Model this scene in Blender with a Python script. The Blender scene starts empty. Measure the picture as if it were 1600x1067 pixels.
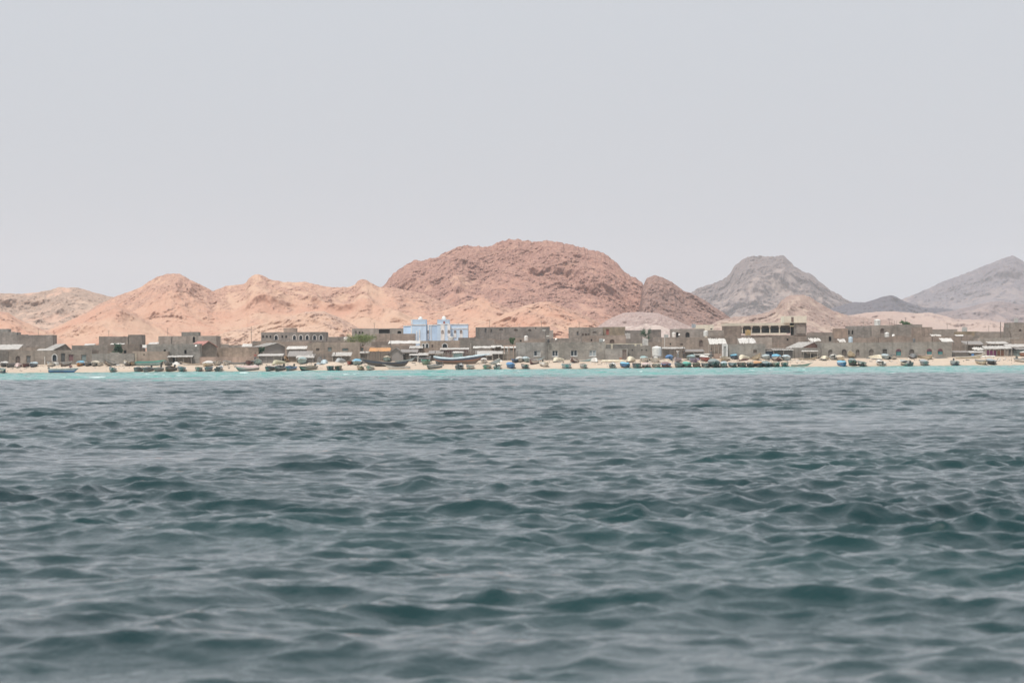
import bpy, math, random
import numpy as np
from mathutils import Matrix, Vector

random.seed(7)
rng = np.random.default_rng(11)
R = math.radians
scene = bpy.context.scene
C = scene.collection

# ------------------------------------------------------------------ camera
F = 4444.4            # focal length in photo pixels (100 mm on 36 mm, 1600 px wide)
CAMH = 2.2
PITCH, ROLL = 0.300, -0.45
cam_d = bpy.data.cameras.new('camera')
cam = bpy.data.objects.new('camera', cam_d); C.objects.link(cam)
cam_d.sensor_width = 36; cam_d.lens = 100
cam_d.clip_start = 0.5; cam_d.clip_end = 30000
cam_d.dof.use_dof = True; cam_d.dof.focus_distance = 450; cam_d.dof.aperture_fstop = 3.1
RM = Matrix.Rotation(R(90 + PITCH), 3, 'X') @ Matrix.Rotation(R(ROLL), 3, 'Z')
cam.matrix_world = Matrix.Translation((0, 0, CAMH)) @ RM.to_4x4()
scene.camera = cam

# ------------------------------------------------------------------ light
SUN_EL, SUN_AZ = 66.0, 215.0       # azimuth clockwise from +Y: behind the camera, to the left
world = bpy.data.worlds.new('World'); scene.world = world; world.use_nodes = True
wn = world.node_tree; bg = wn.nodes['Background']
sky = wn.nodes.new('ShaderNodeTexSky'); sky.sky_type = 'NISHITA'; sky.sun_disc = False
sky.sun_elevation = R(SUN_EL); sky.sun_rotation = R(SUN_AZ)
sky.air_density = 1.0; sky.dust_density = 6.0; sky.ozone_density = 1.0
hs = wn.nodes.new('ShaderNodeHueSaturation'); hs.inputs['Saturation'].default_value = 0.35
mxs = wn.nodes.new('ShaderNodeMix'); mxs.data_type = 'RGBA'; mxs.inputs[0].default_value = 0.75
mxs.inputs[7].default_value = (5.95, 6.22, 6.7, 1)
wn.links.new(sky.outputs[0], hs.inputs['Color'])
wn.links.new(hs.outputs[0], mxs.inputs[6])
wn.links.new(mxs.outputs[2], bg.inputs[0]); bg.inputs[1].default_value = 0.12
sd = bpy.data.lights.new('sun', 'SUN'); sd.energy = 3.6; sd.angle = R(0.6); sd.color = (1.0, 0.955, 0.90)
sun = bpy.data.objects.new('sun', sd); C.objects.link(sun)
az = R(SUN_AZ); el = R(SUN_EL)
sdir = Vector((math.sin(az) * math.cos(el), math.cos(az) * math.cos(el), math.sin(el)))
sun.rotation_euler = sdir.to_track_quat('Z', 'Y').to_euler(); sun.location = (0, 0, 300)
vs = scene.view_settings
scene.display_settings.display_device = 'sRGB'
vs.view_transform = 'Standard'; vs.look = 'None'; vs.gamma = 1; vs.exposure = 0.0
scene.cycles.use_denoising = True
scene.cycles.volume_bounces = 2

# ------------------------------------------------------------------ helpers: pixel <-> world
def ray(px, py):
    return RM @ Vector(((px - 800) / F, -(py - 533.5) / F, -1))
def at(px, py, Y):
    d = ray(px, py); k = Y / d.y
    return Vector((d.x * k, Y, CAMH + d.z * k))
def wl(px): return 584.0 - 0.0078 * px           # waterline row in the photograph
GY = [-400, 380, 440, 473, 494, 505, 560, 700, 1200, 3000, 7400]
GZ = [-5.0, -3.0, -1.6, 0.0, 1.52, 1.72, 2.1, 2.8, 5.0, 9.0, 14.0]
def ground(Y): return float(np.interp(Y, GY, GZ))
def Y_at(px, off):
    """distance at which the beach is seen `off` photo pixels above the waterline"""
    lo, hi = 465.0, 494.0
    py = wl(px) - off
    for _ in range(30):
        m = (lo + hi) / 2
        if at(px, py, m).z > ground(m): lo = m
        else: hi = m
    return (lo + hi) / 2

def setp(o, label=None, cat=None, group=None, kind=None):
    if label: o['label'] = label
    if cat: o['category'] = cat
    if group: o['group'] = group
    if kind: o['kind'] = kind
    return o
def empty(name, loc, label=None, cat=None, group=None, rot=(0, 0, 0)):
    o = bpy.data.objects.new(name, None); C.objects.link(o)
    o.location = loc; o.rotation_euler = rot; o.empty_display_size = 0.3
    return setp(o, label, cat, group)

class MB:
    def __init__(s): s.v = []; s.f = []
    def face(s, pts):
        i = len(s.v); s.v += [tuple(p) for p in pts]; s.f.append(tuple(range(i, i + len(pts)))); return s
    def box(s, x0, x1, y0, y1, z0, z1):
        i = len(s.v)
        s.v += [(x0,y0,z0),(x1,y0,z0),(x1,y1,z0),(x0,y1,z0),(x0,y0,z1),(x1,y0,z1),(x1,y1,z1),(x0,y1,z1)]
        for f in ((0,3,2,1),(4,5,6,7),(0,1,5,4),(1,2,6,5),(2,3,7,6),(3,0,4,7)):
            s.f.append(tuple(i + k for k in f))
        return s
    def bar(s, p, q, r, n=6, r2=None):
        p = Vector(p); q = Vector(q); d = (q - p).normalized()
        a = d.orthogonal().normalized(); b = d.cross(a); r2 = r if r2 is None else r2
        i = len(s.v)
        for c, rr in ((p, r), (q, r2)):
            for k in range(n):
                t = 2 * math.pi * k / n
                s.v.append(tuple(c + a * math.cos(t) * rr + b * math.sin(t) * rr))
        for k in range(n):
            s.f.append((i + k, i + (k + 1) % n, i + n + (k + 1) % n, i + n + k))
        s.f.append(tuple(i + k for k in range(n))[::-1]); s.f.append(tuple(i + n + k for k in range(n)))
        return s
    def lathe(s, prof, n=16, cx=0, cy=0):
        i = len(s.v)
        for r, z in prof:
            for k in range(n):
                t = 2 * math.pi * k / n
                s.v.append((cx + r * math.cos(t), cy + r * math.sin(t), z))
        for j in range(len(prof) - 1):
            for k in range(n):
                a = i + j * n + k; b = i + j * n + (k + 1) % n
                s.f.append((a, b, b + n, a + n))
        s.f.append(tuple(i + k for k in range(n))[::-1])
        s.f.append(tuple(i + (len(prof) - 1) * n + k for k in range(n)))
        return s
    def build(s, name, mat, parent=None, smooth=False, **kw):
        me = bpy.data.meshes.new(name); me.from_pydata(s.v, [], s.f); me.update()
        if mat: me.materials.append(mat)
        if smooth: me.shade_smooth()
        o = bpy.data.objects.new(name, me); C.objects.link(o)
        if parent: o.parent = parent
        return setp(o, **kw)

# ------------------------------------------------------------------ noise in numpy
_perm = rng.permutation(4096)
_ang = rng.random(4096) * 2 * np.pi
_gx, _gy = np.cos(_ang), np.sin(_ang)
def pnoise(x, y):
    xi = np.floor(x).astype(np.int64); yi = np.floor(y).astype(np.int64)
    xf = x - xi; yf = y - yi
    u = xf * xf * xf * (xf * (xf * 6 - 15) + 10); v = yf * yf * yf * (yf * (yf * 6 - 15) + 10)
    def g(ix, iy, dx, dy):
        h = _perm[(_perm[ix & 4095] + iy) & 4095]
        return _gx[h] * dx + _gy[h] * dy
    a = g(xi, yi, xf, yf); b = g(xi + 1, yi, xf - 1, yf)
    c = g(xi, yi + 1, xf, yf - 1); d = g(xi + 1, yi + 1, xf - 1, yf - 1)
    return ((a + u * (b - a)) + v * ((c + u * (d - c)) - (a + u * (b - a)))) * 1.5
def fbm(x, y, o=5, g=0.5):
    s = 0; a = 1; t = 0
    for k in range(o):
        s = s + a * pnoise(x + 17.3 * k, y - 9.1 * k); t += a; a *= g; x = x * 2.03; y = y * 2.03
    return s / t
def ridged(x, y, o=5, g=0.5):
    s = 0; a = 1; t = 0
    for k in range(o):
        s = s + a * (1 - np.abs(pnoise(x + 31.7 * k, y + 11.9 * k)) * 2); t += a; a *= g; x = x * 2.07; y = y * 2.07
    return s / t
def grid_mesh(name, X, Y, Z, mat, attrs=None, smooth=True):
    n, m = X.shape
    me = bpy.data.meshes.new(name)
    co = np.stack([X, Y, Z], -1).reshape(-1, 3).astype(np.float32)
    idx = np.arange(n * m).reshape(n, m)
    q = np.stack([idx[:-1, :-1], idx[:-1, 1:], idx[1:, 1:], idx[1:, :-1]], -1).reshape(-1, 4).astype(np.int32)
    me.vertices.add(len(co)); me.vertices.foreach_set('co', co.ravel())
    me.loops.add(q.size); me.loops.foreach_set('vertex_index', q.ravel())
    me.polygons.add(len(q)); me.polygons.foreach_set('loop_start', np.arange(0, q.size, 4, dtype=np.int32))
    me.update(calc_edges=True)
    if smooth: me.shade_smooth()
    for k, a in (attrs or {}).items():
        at_ = me.attributes.new(k, 'FLOAT', 'POINT'); at_.data.foreach_set('value', a.reshape(-1).astype(np.float32))
    me.materials.append(mat)
    o = bpy.data.objects.new(name, me); C.objects.link(o)
    return o

# ------------------------------------------------------------------ materials
class NT:
    def __init__(s, name):
        s.m = bpy.data.materials.new(name); s.m.use_nodes = True
        s.t = s.m.node_tree; s.b = s.t.nodes['Principled BSDF']
    def n(s, typ, **kw):
        x = s.t.nodes.new(typ)
        for k, v in kw.items(): setattr(x, k, v)
        return x
    def l(s, a, b): s.t.links.new(a, b)
    def mix(s, fac, a, b, mode='MIX'):
        x = s.n('ShaderNodeMix', data_type='RGBA', blend_type=mode)
        for i, v in ((0, fac), (6, a), (7, b)):
            if hasattr(v, 'links'): s.l(v, x.inputs[i])
            elif i == 0: x.inputs[0].default_value = v
            else: x.inputs[i].default_value = (*v[:3], 1)
        return x.outputs[2]
    def noise(s, vec, scale, detail=3, rough=0.5, dist=0):
        x = s.n('ShaderNodeTexNoise'); x.inputs['Scale'].default_value = scale
        x.inputs['Detail'].default_value = detail; x.inputs['Roughness'].default_value = rough
        x.inputs['Distortion'].default_value = dist
        if vec is not None: s.l(vec, x.inputs['Vector'])
        return x.outputs['Fac']
    def ramp(s, fac, lo, hi):
        x = s.n('ShaderNodeMapRange'); x.inputs['From Min'].default_value = lo; x.inputs['From Max'].default_value = hi
        s.l(fac, x.inputs['Value']); return x.outputs['Result']
    def math(s, op, a, b=0.0):
        x = s.n('ShaderNodeMath', operation=op)
        for i, v in ((0, a), (1, b)):
            if hasattr(v, 'links'): s.l(v, x.inputs[i])
            else: x.inputs[i].default_value = v
        return x.outputs[0]
    def bump(s, h, strength, dist):
        x = s.n('ShaderNodeBump'); x.inputs['Strength'].default_value = strength; x.inputs['Distance'].default_value = dist
        s.l(h, x.inputs['Height']); s.l(x.outputs[0], s.b.inputs['Normal'])
    def vec(s, sx=1, sy=1, sz=1, geo=False):
        tc = s.n('ShaderNodeTexCoord') if not geo else s.n('ShaderNodeNewGeometry')
        mp = s.n('ShaderNodeMapping'); mp.inputs['Scale'].default_value = (sx, sy, sz)
        s.l(tc.outputs['Position' if geo else 'Object'], mp.inputs['Vector']); return mp.outputs[0]
def lerp(a, b, t): return tuple(a[i] * (1 - t) + b[i] * t for i in range(3))
def mul(a, k): return tuple(min(1, x * k) for x in a[:3])

_mc = {}
def paint(name, col, rough=0.55, wear=0.35, metal=0.0, scale=1.2, rnd=.25):
    """weathered paint, cloth, sheet metal, timber: colour with grime patches and streaks"""
    if name in _mc: return _mc[name]
    t = NT(name); v = t.vec()
    oi = t.n('ShaderNodeObjectInfo')
    va = t.n('ShaderNodeVectorMath', operation='ADD')
    cb = t.n('ShaderNodeCombineXYZ'); t.l(t.math('MULTIPLY', oi.outputs['Random'], 40), cb.inputs[0])
    t.l(v, va.inputs[0]); t.l(cb.outputs[0], va.inputs[1]); v = va.outputs[0]
    n1 = t.noise(v, scale, 5, .65); n2 = t.noise(v, scale * 6, 3, .6)
    c = t.mix(t.ramp(n1, .38, .7), col, lerp(mul(col, 0.62), (0.30, 0.25, 0.20), wear))
    c = t.mix(t.math('MULTIPLY', t.ramp(n2, .45, .8), wear), c, mul(col, 0.5))
    c = t.mix(t.math('MULTIPLY', oi.outputs['Random'], rnd), c, lerp(col, (.45, .42, .38), .5))
    t.l(c, t.b.inputs['Base Color']); t.b.inputs['Roughness'].default_value = rough; t.b.inputs['Metallic'].default_value = metal
    _mc[name] = t.m; return t.m
def wallmat(name, col, block=True, rough=0.9, dirt=1.0):
    if name in _mc: return _mc[name]
    t = NT(name)
    tc = t.n('ShaderNodeTexCoord'); sp = t.n('ShaderNodeSeparateXYZ'); t.l(tc.outputs['Object'], sp.inputs[0])
    cb = t.n('ShaderNodeCombineXYZ'); t.l(t.math('ADD', sp.outputs[0], sp.outputs[1]), cb.inputs[0]); t.l(sp.outputs[2], cb.inputs[1])
    oi = t.n('ShaderNodeObjectInfo')
    cb2 = t.n('ShaderNodeCombineXYZ'); t.l(sp.outputs[0], cb2.inputs[0])
    t.l(t.math('ADD', t.math('MULTIPLY', oi.outputs['Random'], 50), sp.outputs[1]), cb2.inputs[1]); t.l(sp.outputs[2], cb2.inputs[2])
    big = t.noise(cb2.outputs[0], .35, 5, .65); mid = t.noise(cb2.outputs[0], 1.7, 4, .6)
    ms = t.n('ShaderNodeMapping'); ms.inputs['Scale'].default_value = (1.6, 1.6, .13); t.l(cb2.outputs[0], ms.inputs[0])
    streak = t.noise(ms.outputs[0], 1.0, 5, .6)
    c = t.mix(t.ramp(big, .32, .68), mul(col, 1 - .38 * dirt), mul(col, 1 + .28 * dirt))
    c = t.mix(t.math('MULTIPLY', t.ramp(streak, .48, .7), .6 * dirt), c, mul(col, .45))
    c = t.mix(t.math('MULTIPLY', t.ramp(mid, .55, .75), .35), c, mul(lerp(col, (.5, .38, .28), .4), 1.2))
    if block:
        br = t.n('ShaderNodeTexBrick'); t.l(cb.outputs[0], br.inputs['Vector'])
        br.inputs['Scale'].default_value = 1; br.inputs['Brick Width'].default_value = .42; br.inputs['Row Height'].default_value = .22
        br.inputs['Mortar Size'].default_value = .018
        br.inputs['Color1'].default_value = (.72, .72, .72, 1); br.inputs['Color2'].default_value = (1.12, 1.1, 1.08, 1)
        br.inputs['Mortar'].default_value = (1.25, 1.22, 1.18, 1)
        c = t.mix(.8, c, br.outputs['Color'], 'MULTIPLY')
    c = t.mix(t.math('MULTIPLY', oi.outputs['Random'], .25 * dirt), c, (.33, .29, .25))
    rv = t.n('ShaderNodeTexWhiteNoise', noise_dimensions='1D'); t.l(oi.outputs['Random'], rv.inputs['W'])
    hv = t.n('ShaderNodeHueSaturation'); t.l(c, hv.inputs['Color']); t.l(t.math('ADD', t.math('MULTIPLY', rv.outputs['Value'], .38), .82), hv.inputs['Value']); c = hv.outputs[0]
    t.l(c, t.b.inputs['Base Color']); t.b.inputs['Roughness'].default_value = rough
    t.b.inputs['Specular IOR Level'].default_value = .2
    t.bump(mid, .5, .04)
    _mc[name] = t.m; return t.m

SANDM = NT('beach_sand')
def make_ground_mat():
    t = SANDM; v = t.vec(geo=True)
    g = t.n('ShaderNodeNewGeometry'); sp = t.n('ShaderNodeSeparateXYZ'); t.l(g.outputs['Position'], sp.inputs[0])
    n1 = t.noise(v, .12, 5, .6); n2 = t.noise(v, 2.2, 4, .6)
    c = t.mix(t.ramp(n1, .35, .7), (.51, .425, .34), (.44, .355, .28))
    c = t.mix(t.math('MULTIPLY', t.ramp(n2, .5, .75), .35), c, (.36, .29, .23))
    wet = t.ramp(sp.outputs[2], .30, .02)
    wetn = t.math('MULTIPLY', wet, .65)
    c = t.mix(wetn, c, (.36, .31, .25))
    inland = t.ramp(sp.outputs[1], 496, 520)
    c = t.mix(inland, c, (.46, .30, .22))
    t.l(c, t.b.inputs['Base Color']); t.b.inputs['Roughness'].default_value = .95
    t.b.inputs['Specular IOR Level'].default_value = .15
    t.bump(n2, .6, .08)
make_ground_mat()

def hillmat(name, sand1, sand2, rock1, rock2, pale=None, amt=.5, fine=.45):
    t = NT(name); v = t.vec(geo=True)
    a = t.n('ShaderNodeAttribute', attribute_name='rock'); b = t.n('ShaderNodeAttribute', attribute_name='tint')
    n1 = t.noise(v, fine, 6, .7); n2 = t.noise(v, fine * .13, 4, .6); n3 = t.noise(v, fine * 1.7, 4, .65)
    rmp = t.n('ShaderNodeMapping'); rmp.inputs['Rotation'].default_value = (0, R(-38), 0); rmp.inputs['Scale'].default_value = (.35, 1, 1.5); t.l(t.vec(geo=True), rmp.inputs[0])
    n4 = t.noise(rmp.outputs[0], fine * .7, 5, .65, .4)
    s = t.mix(t.ramp(t.math('ADD', b.outputs['Fac'], t.math('MULTIPLY', t.math('SUBTRACT', n2, .5), .8)), .25, .75), sand1, sand2)
    s = t.mix(t.math('MULTIPLY', t.ramp(n1, .52, .72), .35), s, mul(lerp(sand1, rock1, .5), .95))
    rk = t.mix(t.ramp(n1, .35, .65), rock1, rock2)
    rk = t.mix(t.math('MULTIPLY', t.ramp(n4, .50, .66), .7), rk, lerp(sand1, rock2, .35))
    rk = t.mix(t.math('MULTIPLY', t.ramp(n3, .52, .66), .75), rk, mul(rock1, .5))
    f = t.ramp(t.math('ADD', a.outputs['Fac'], t.math('MULTIPLY', t.math('SUBTRACT', n1, .5), 1.3)), amt - .12, amt + .16)
    c = t.mix(f, s, rk)
    if pale: c = t.mix(t.math('MULTIPLY', t.ramp(n3, .55, .7), .8), c, pale)
    t.l(c, t.b.inputs['Base Color']); t.b.inputs['Roughness'].default_value = .95
    t.b.inputs['Specular IOR Level'].default_value = .1
    t.bump(t.math('ADD', n1, t.math('MULTIPLY', n3, .5)), .5, .8)
    return t.m

# ================================================================== STRUCTURE
# ---- ground sheet (beach, town floor, plain to the far hills)
def make_ground():
    ys = np.unique(np.concatenate([np.linspace(-390, 440, 12), np.linspace(440, 470, 12), np.linspace(470, 500, 90), np.linspace(500, 700, 60), np.linspace(700, 2000, 60), np.linspace(2000, 7300, 40)]))
    xs = np.unique(np.concatenate([np.linspace(-3800, -220, 30), np.linspace(-220, -110, 30), np.linspace(-110, 110, 420), np.linspace(110, 220, 30), np.linspace(220, 3800, 30)]))
    X, Y = np.meshgrid(xs, ys)
    Z = np.interp(Y, GY, GZ)
    near = np.clip((Y - 476) / 8, 0, 1) * np.clip((560 - Y) / 40, 0, 1)
    Z = Z + near * (.07 * fbm(X * .35, Y * .35, 4) + .02 * fbm(X * 2, Y * 2, 3))
    Z = Z + .03 * fbm(X * .12 + 5, Y * .1, 3) * np.clip((500 - Y) / 20, 0, 1)
    o = grid_mesh('ground', X, Y, Z, SANDM.m); o['kind'] = 'structure'
make_ground()

# ---- sea
def make_sea():
    rows = []
    y = -60.0
    while y < 482:
        rows.append(y); d = max(.05, abs(y) * .0017) if y > 12 else max(.12, (12 - y) * .06)
        if y > 455: d = .3
        y += d
    ys = np.array(rows)
    t = np.linspace(-1, 1, 640) * .27
    ext = .27 + np.cumsum(np.geomspace(.004, .8, 26))
    t = np.concatenate([-ext[::-1], t, ext])
    T, Y0 = np.meshgrid(t, ys)
    X0 = T * (Y0 + 75)
    X = X0.copy(); Y = Y0.copy(); Z = np.zeros_like(X0)
    dy = np.gradient(ys)[:, None]
    sh = (1 + .25 * np.clip((Y0 - 300) / 60, 0, 1)) * (1 - .6 * np.clip((Y0 - 450) / 20, 0, 1))            # calmer in the shallows
    gust = np.clip(.95 + 1.1 * fbm(X0 * .06 + 3, Y0 * .035, 4), .45, 1.45)
    wind = R(-80)                                              # travel direction
    ZS = np.zeros_like(X)
    N = 140
    warps = [fbm(X0 * f_ + 13 * j, Y0 * f_ * .8 + 7 * j, 3) for j, f_ in enumerate((.22, .30, .16, .40))]
    grp = [np.clip(1 + 1.5 * fbm(X0 * f_ + 29 * j, Y0 * f_ - 5 * j, 2), .1, 2.2) for j, f_ in enumerate((.13, .2, .3, .09, .5))]
    for i in range(N):
        lam = .24 * (10 / .24) ** ((i + rng.random()) / N)
        k = 2 * np.pi / lam
        th = wind + rng.normal() * (.8 if lam < .9 else (.6 if lam < 2.5 else .42))
        slope = (.039 if lam < 1.1 else .039 * (1.1 / lam) ** .74)
        if lam > 7: slope *= .6
        a = slope / k
        kx, ky = k * math.cos(th), k * math.sin(th)
        w = np.clip((lam / (dy * 1.6) - 1) * .9, .35, 1) * sh * (gust if lam < 5 else 1)
        ph = kx * X0 + ky * Y0 + rng.random() * 6.283 + (2.6 if lam < 3 else 1.2) * warps[i % 4]
        w = w * grp[i % 5]
        s, c = np.sin(ph), np.cos(ph)
        Z += a * w * c
        q = .62 * a * w
        X -= q * math.cos(th) * s; Y -= q * math.sin(th) * s
        if lam < 2.8: ZS += a * w * c
    # patches of ripples, sharpened crests
    Z += .035 * sh * (ridged(X0 * .9 + .5 * Y0 * .1, Y0 * .8, 3) - .5) * np.clip(1.4 - dy, .2, 1)
    mixz = ZS + .55 * (Z - ZS)
    sg = np.std(mixz[:, 200:500], axis=1, keepdims=True) + 1e-4
    sn = mixz / sg; pk = np.clip(.30 + 2.4 * fbm(X0 * .22 + 60, Y0 * .16, 4), 0, 1.7)
    Z = Z * .82 + sg * .40 * np.minimum(pk, 1.25) * np.clip(sn - .7, 0, 1.5) ** 1.3
    Z = np.where(Z > 0, np.tanh(Z / .45) * .45, Z)       # flat troughs, steep crests
    Z += gust * (.016 * ridged(X0 * 1.9, Y0 * 2.4 + X0 * .5, 3) + .006 * ridged(X0 * 5 - Y0, Y0 * 6, 2)) * np.clip(1.3 - dy * 1.5, .15, 1)
    zs = Z / (np.std(Z[:, 200:500], axis=1, keepdims=True) + 1e-4)
    patch = fbm(X0 * .045 + 9, Y0 * .012 + 4, 3)
    fine = fbm(X0 * 1.8, Y0 * .9, 3)
    foam = np.clip((zs * .5 + patch * 1.4 + fine * .9 - 2.45) * 2.5, 0, 1) * np.clip((Y0 - 90) / 120, 0, 1)
    # breaking flecks over the bar
    bar = np.exp(-((Y0 - 370) / 75) ** 2)
    fl = np.clip((fbm(X0 * .55 + 40, Y0 * .10, 3) + .10 * zs - .62) * 10, 0, 1) * bar
    edge = np.clip(1 - np.abs(Y0 - 472 - 1.2 * fbm(X0 * .15, Y0 * 0 + 2, 3)) / .9, 0, 1) * .7 * np.clip(.4 + 2 * fbm(X0 * .09 + 50, Y0 * 0 + 1, 3), 0, 1)
    foam = np.clip(np.maximum(np.maximum(foam, fl), edge), 0, 1)
    shallow = np.clip((Y0 - 318 - 0.05 * X0 + 75 * fbm(X0 * .05, Y0 * .03, 4) + 16 * zs) / 30, 0, 1)
    o = grid_mesh('sea', X, Y, Z + .02, sea_mat(), {'foam': foam, 'shallow': shallow})
    o['kind'] = 'structure'
def sea_mat():
    t = NT('sea_water'); v = t.vec(geo=True)
    sh = t.n('ShaderNodeAttribute', attribute_name='shallow').outputs['Fac']
    fo = t.n('ShaderNodeAttribute', attribute_name='foam').outputs['Fac']
    n = t.noise(v, .05, 4, .6); n2 = t.noise(t.vec(.5, .12, 1, geo=True), .6, 4, .6)
    deep = t.mix(t.ramp(n, .35, .65), (.0004, .018, .021), (.002, .032, .033))
    shal = t.mix(t.ramp(n2, .35, .65), (.001, .21, .172), (.012, .31, .25))
    c = t.mix(sh, deep, shal)
    c = t.mix(fo, c, (.85, .88, .88))
    b = t.b
    t.l(c, b.inputs['Base Color'])
    b.inputs['IOR'].default_value = 1.40
    t.l(t.math('ADD', t.math('MULTIPLY', fo, .7), .055), b.inputs['Roughness'])
    h = t.math('ADD', t.noise(t.vec(1, .8, 1, geo=True), 7.0, 5, .6), t.math('MULTIPLY', t.noise(v, 19, 3, .5), .25))
    t.bump(h, .7, .028)
    return t.m
make_sea()

# ---- hills: real height fields, crest line taken from the photograph at each hill's own distance
def hill(name, pts, Yc, depth, mat, rough=1.0, rocky=.5, x0=None, x1=None, cols=400, rows=160, gul=1.0, seed=0, jag=.6, steep=1.25, tk=.45, tintf=None, rockcrest=0):
    px = np.array([p[0] for p in pts], float); py = np.array([p[1] for p in pts], float)
    U = np.linspace(px[0], px[-1], cols)
    # smooth-ish crest
    cr = np.interp(U, px, py)
    k = np.ones(5) / 5; crs = np.convolve(np.pad(cr, 2, 'edge'), k, 'valid')
    cosr, sinr = math.cos(R(ROLL)), math.sin(R(ROLL))
    d = np.array([list(ray(a, b)) for a, b in zip(U, crs)])
    el_c = d[:, 2] / d[:, 1]; tx = d[:, 0] / d[:, 1]
    Yf, Yb = Yc - depth, Yc + depth * .8
    tf = np.linspace(0, 1, rows); tb = np.linspace(1, 2, rows // 4 + 2)[1:]
    Tt = np.concatenate([tf, tb])
    T, TX = np.meshgrid(Tt, tx, indexing='ij'); EC = np.broadcast_to(el_c, T.shape)
    gf = np.interp(Yf, GY, GZ) - 1.5
    ef = (gf - CAMH) / Yf
    Y = Yf + T * depth * np.where(T > 1, .8, 1) + np.where(T > 1, .2 * depth, 0)
    Xw = TX * Y
    S = T * depth * 1.15
    m = Yc / 1350.0                                    # noise scale: far hills show broad forms
    sx = Xw / m + seed * 137.0; sy = S / m + seed * 71.0
    warp = fbm(sx * .02, sy * .02, 3) * 22
    hgt = (EC - ef) * Yc                                # crest height in metres above the foot
    hn = hgt / (hgt.max() + 1e-6)
    A = np.clip(4 * T * (1.04 - T), 0, 1)
    spur = ridged((sx + warp) * .016, sy * .010 + warp * .02, 3) - .45     # big spurs
    gully = ridged((sx + warp * .6 + sy * .25) * .05, sy * .012, 4) - .45   # runnels down the slope
    rock = .6 * ridged((sx + sy * .35) * .07, (sy - sx * .3) * .045, 4, .6) + .5 * ridged((sx - sy * .5) * .19, (sy + sx * .4) * .12, 4, .6) - .43
    fine = fbm(sx * .5, sy * .5, 4, .6)
    g = np.where(T <= 1, (.35 * T + .65 * np.clip(T, 0, 1) ** steep) , 1 - (T - 1) ** 1.3 * .95)
    g = g + .055 * A * np.sin(T * 7 + spur * 3)
    E = ef + (EC - ef) * np.clip(g, -.1, 1)
    rk = np.clip(rocky + .85 * rock + .55 * fbm(sx * .022 + 7, sy * .022, 3) + .35 * fbm(sx * .25, sy * .12, 3) + (T - .5) * tk + rockcrest * np.clip((T - .72) * 4, 0, 1), 0, 1)
    amp = rough * m
    Amp = np.clip(4 * T * (1.15 - T), 0.12, 1) * np.clip(hn * 2.2, .15, 1)
    dz = (spur * 6.5 * gul + gully * 1.8 * gul + rock * (.2 + 3.6 * rk) * rough + fine * (.1 + .5 * rk)) * Amp * m
    Y2 = Y - dz * 1.3
    E2 = E + dz * .35 / Yc * A
    jagn = (fbm(sx * .11, sx * 0 + seed, 4, .6) * 2.2 + fbm(sx * .45, sx * 0 + seed + 5, 3, .6) * 1.3) * jag / F
    E2 = E2 + jagn * np.clip(1 - np.abs(T - 1) * 5, 0, 1) * np.clip(hn * 2, 0, 1)
    X2 = TX * Y2; Z2 = CAMH + E2 * Y2
    gz = np.interp(Y2, GY, GZ)
    Z2 = np.where(T > 1, np.minimum(Z2, CAMH + EC * Y), Z2)
    Z2 = np.where(T >= 1.9, gz - 3, Z2)
    Z2 = np.where(T <= 0.001, gz - 3, Z2)
    tint = np.clip(.5 + .8 * fbm(sx * .012 + 3, sy * .02, 3) + .35 * gully, 0, 1)
    if tintf: tint = np.clip(tint + tintf(U)[None, :] , 0, 1)
    o = grid_mesh(name, X2, Y2, Z2, mat, {'rock': rk, 'tint': tint})
    o['kind'] = 'structure'
    return o

M_or = hillmat('orange_sand_slope', (.50, .335, .245), (.47, .275, .20), (.35, .205, .165), (.47, .30, .225), amt=.62)
M_pk = hillmat('red_rock_slope', (.46, .30, .225), (.40, .225, .17), (.24, .135, .115), (.40, .235, .185), amt=.40)
M_blk = hillmat('brown_red_rock', (.36, .215, .17), (.34, .185, .145), (.21, .14, .125), (.31, .20, .165), amt=.32)
M_sand = hillmat('pale_sand_slope', (.51, .36, .27), (.48, .32, .235), (.36, .24, .20), (.50, .34, .26), amt=.78)
M_scree = hillmat('pink_scree', (.49, .41, .365), (.44, .36, .325), (.27, .20, .19), (.42, .32, .29), pale=(.62, .54, .50), amt=.5, fine=1.1)
M_left = hillmat('ochre_rock_slope', (.47, .345, .27), (.49, .325, .25), (.28, .215, .18), (.42, .30, .235), amt=.5)
M_red = hillmat('pink_rubble_hill', (.43, .335, .27), (.38, .285, .23), (.24, .165, .145), (.36, .255, .215), pale=(.54, .47, .42), amt=.5, fine=.8)
M_low = hillmat('dusty_pink_hill', (.41, .315, .27), (.38, .28, .24), (.28, .21, .20), (.37, .28, .25), amt=.75, fine=.3)
M_butte = hillmat('grey_brown_butte', (.285, .225, .195), (.235, .195, .185), (.11, .09, .095), (.19, .15, .14), amt=.5, fine=.16)
M_blue = hillmat('dark_slate_ridge', (.105, .095, .115), (.085, .08, .10), (.06, .058, .08), (.09, .085, .10), amt=.5, fine=.12)
M_far = hillmat('lilac_mountain_rock', (.225, .18, .17), (.20, .175, .185), (.12, .11, .13), (.17, .15, .165), amt=.55, fine=.12)
M_k = hillmat('lilac_brown_hill', (.31, .245, .225), (.27, .21, .20), (.16, .135, .145), (.24, .19, .185), amt=.55, fine=.2)

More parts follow.
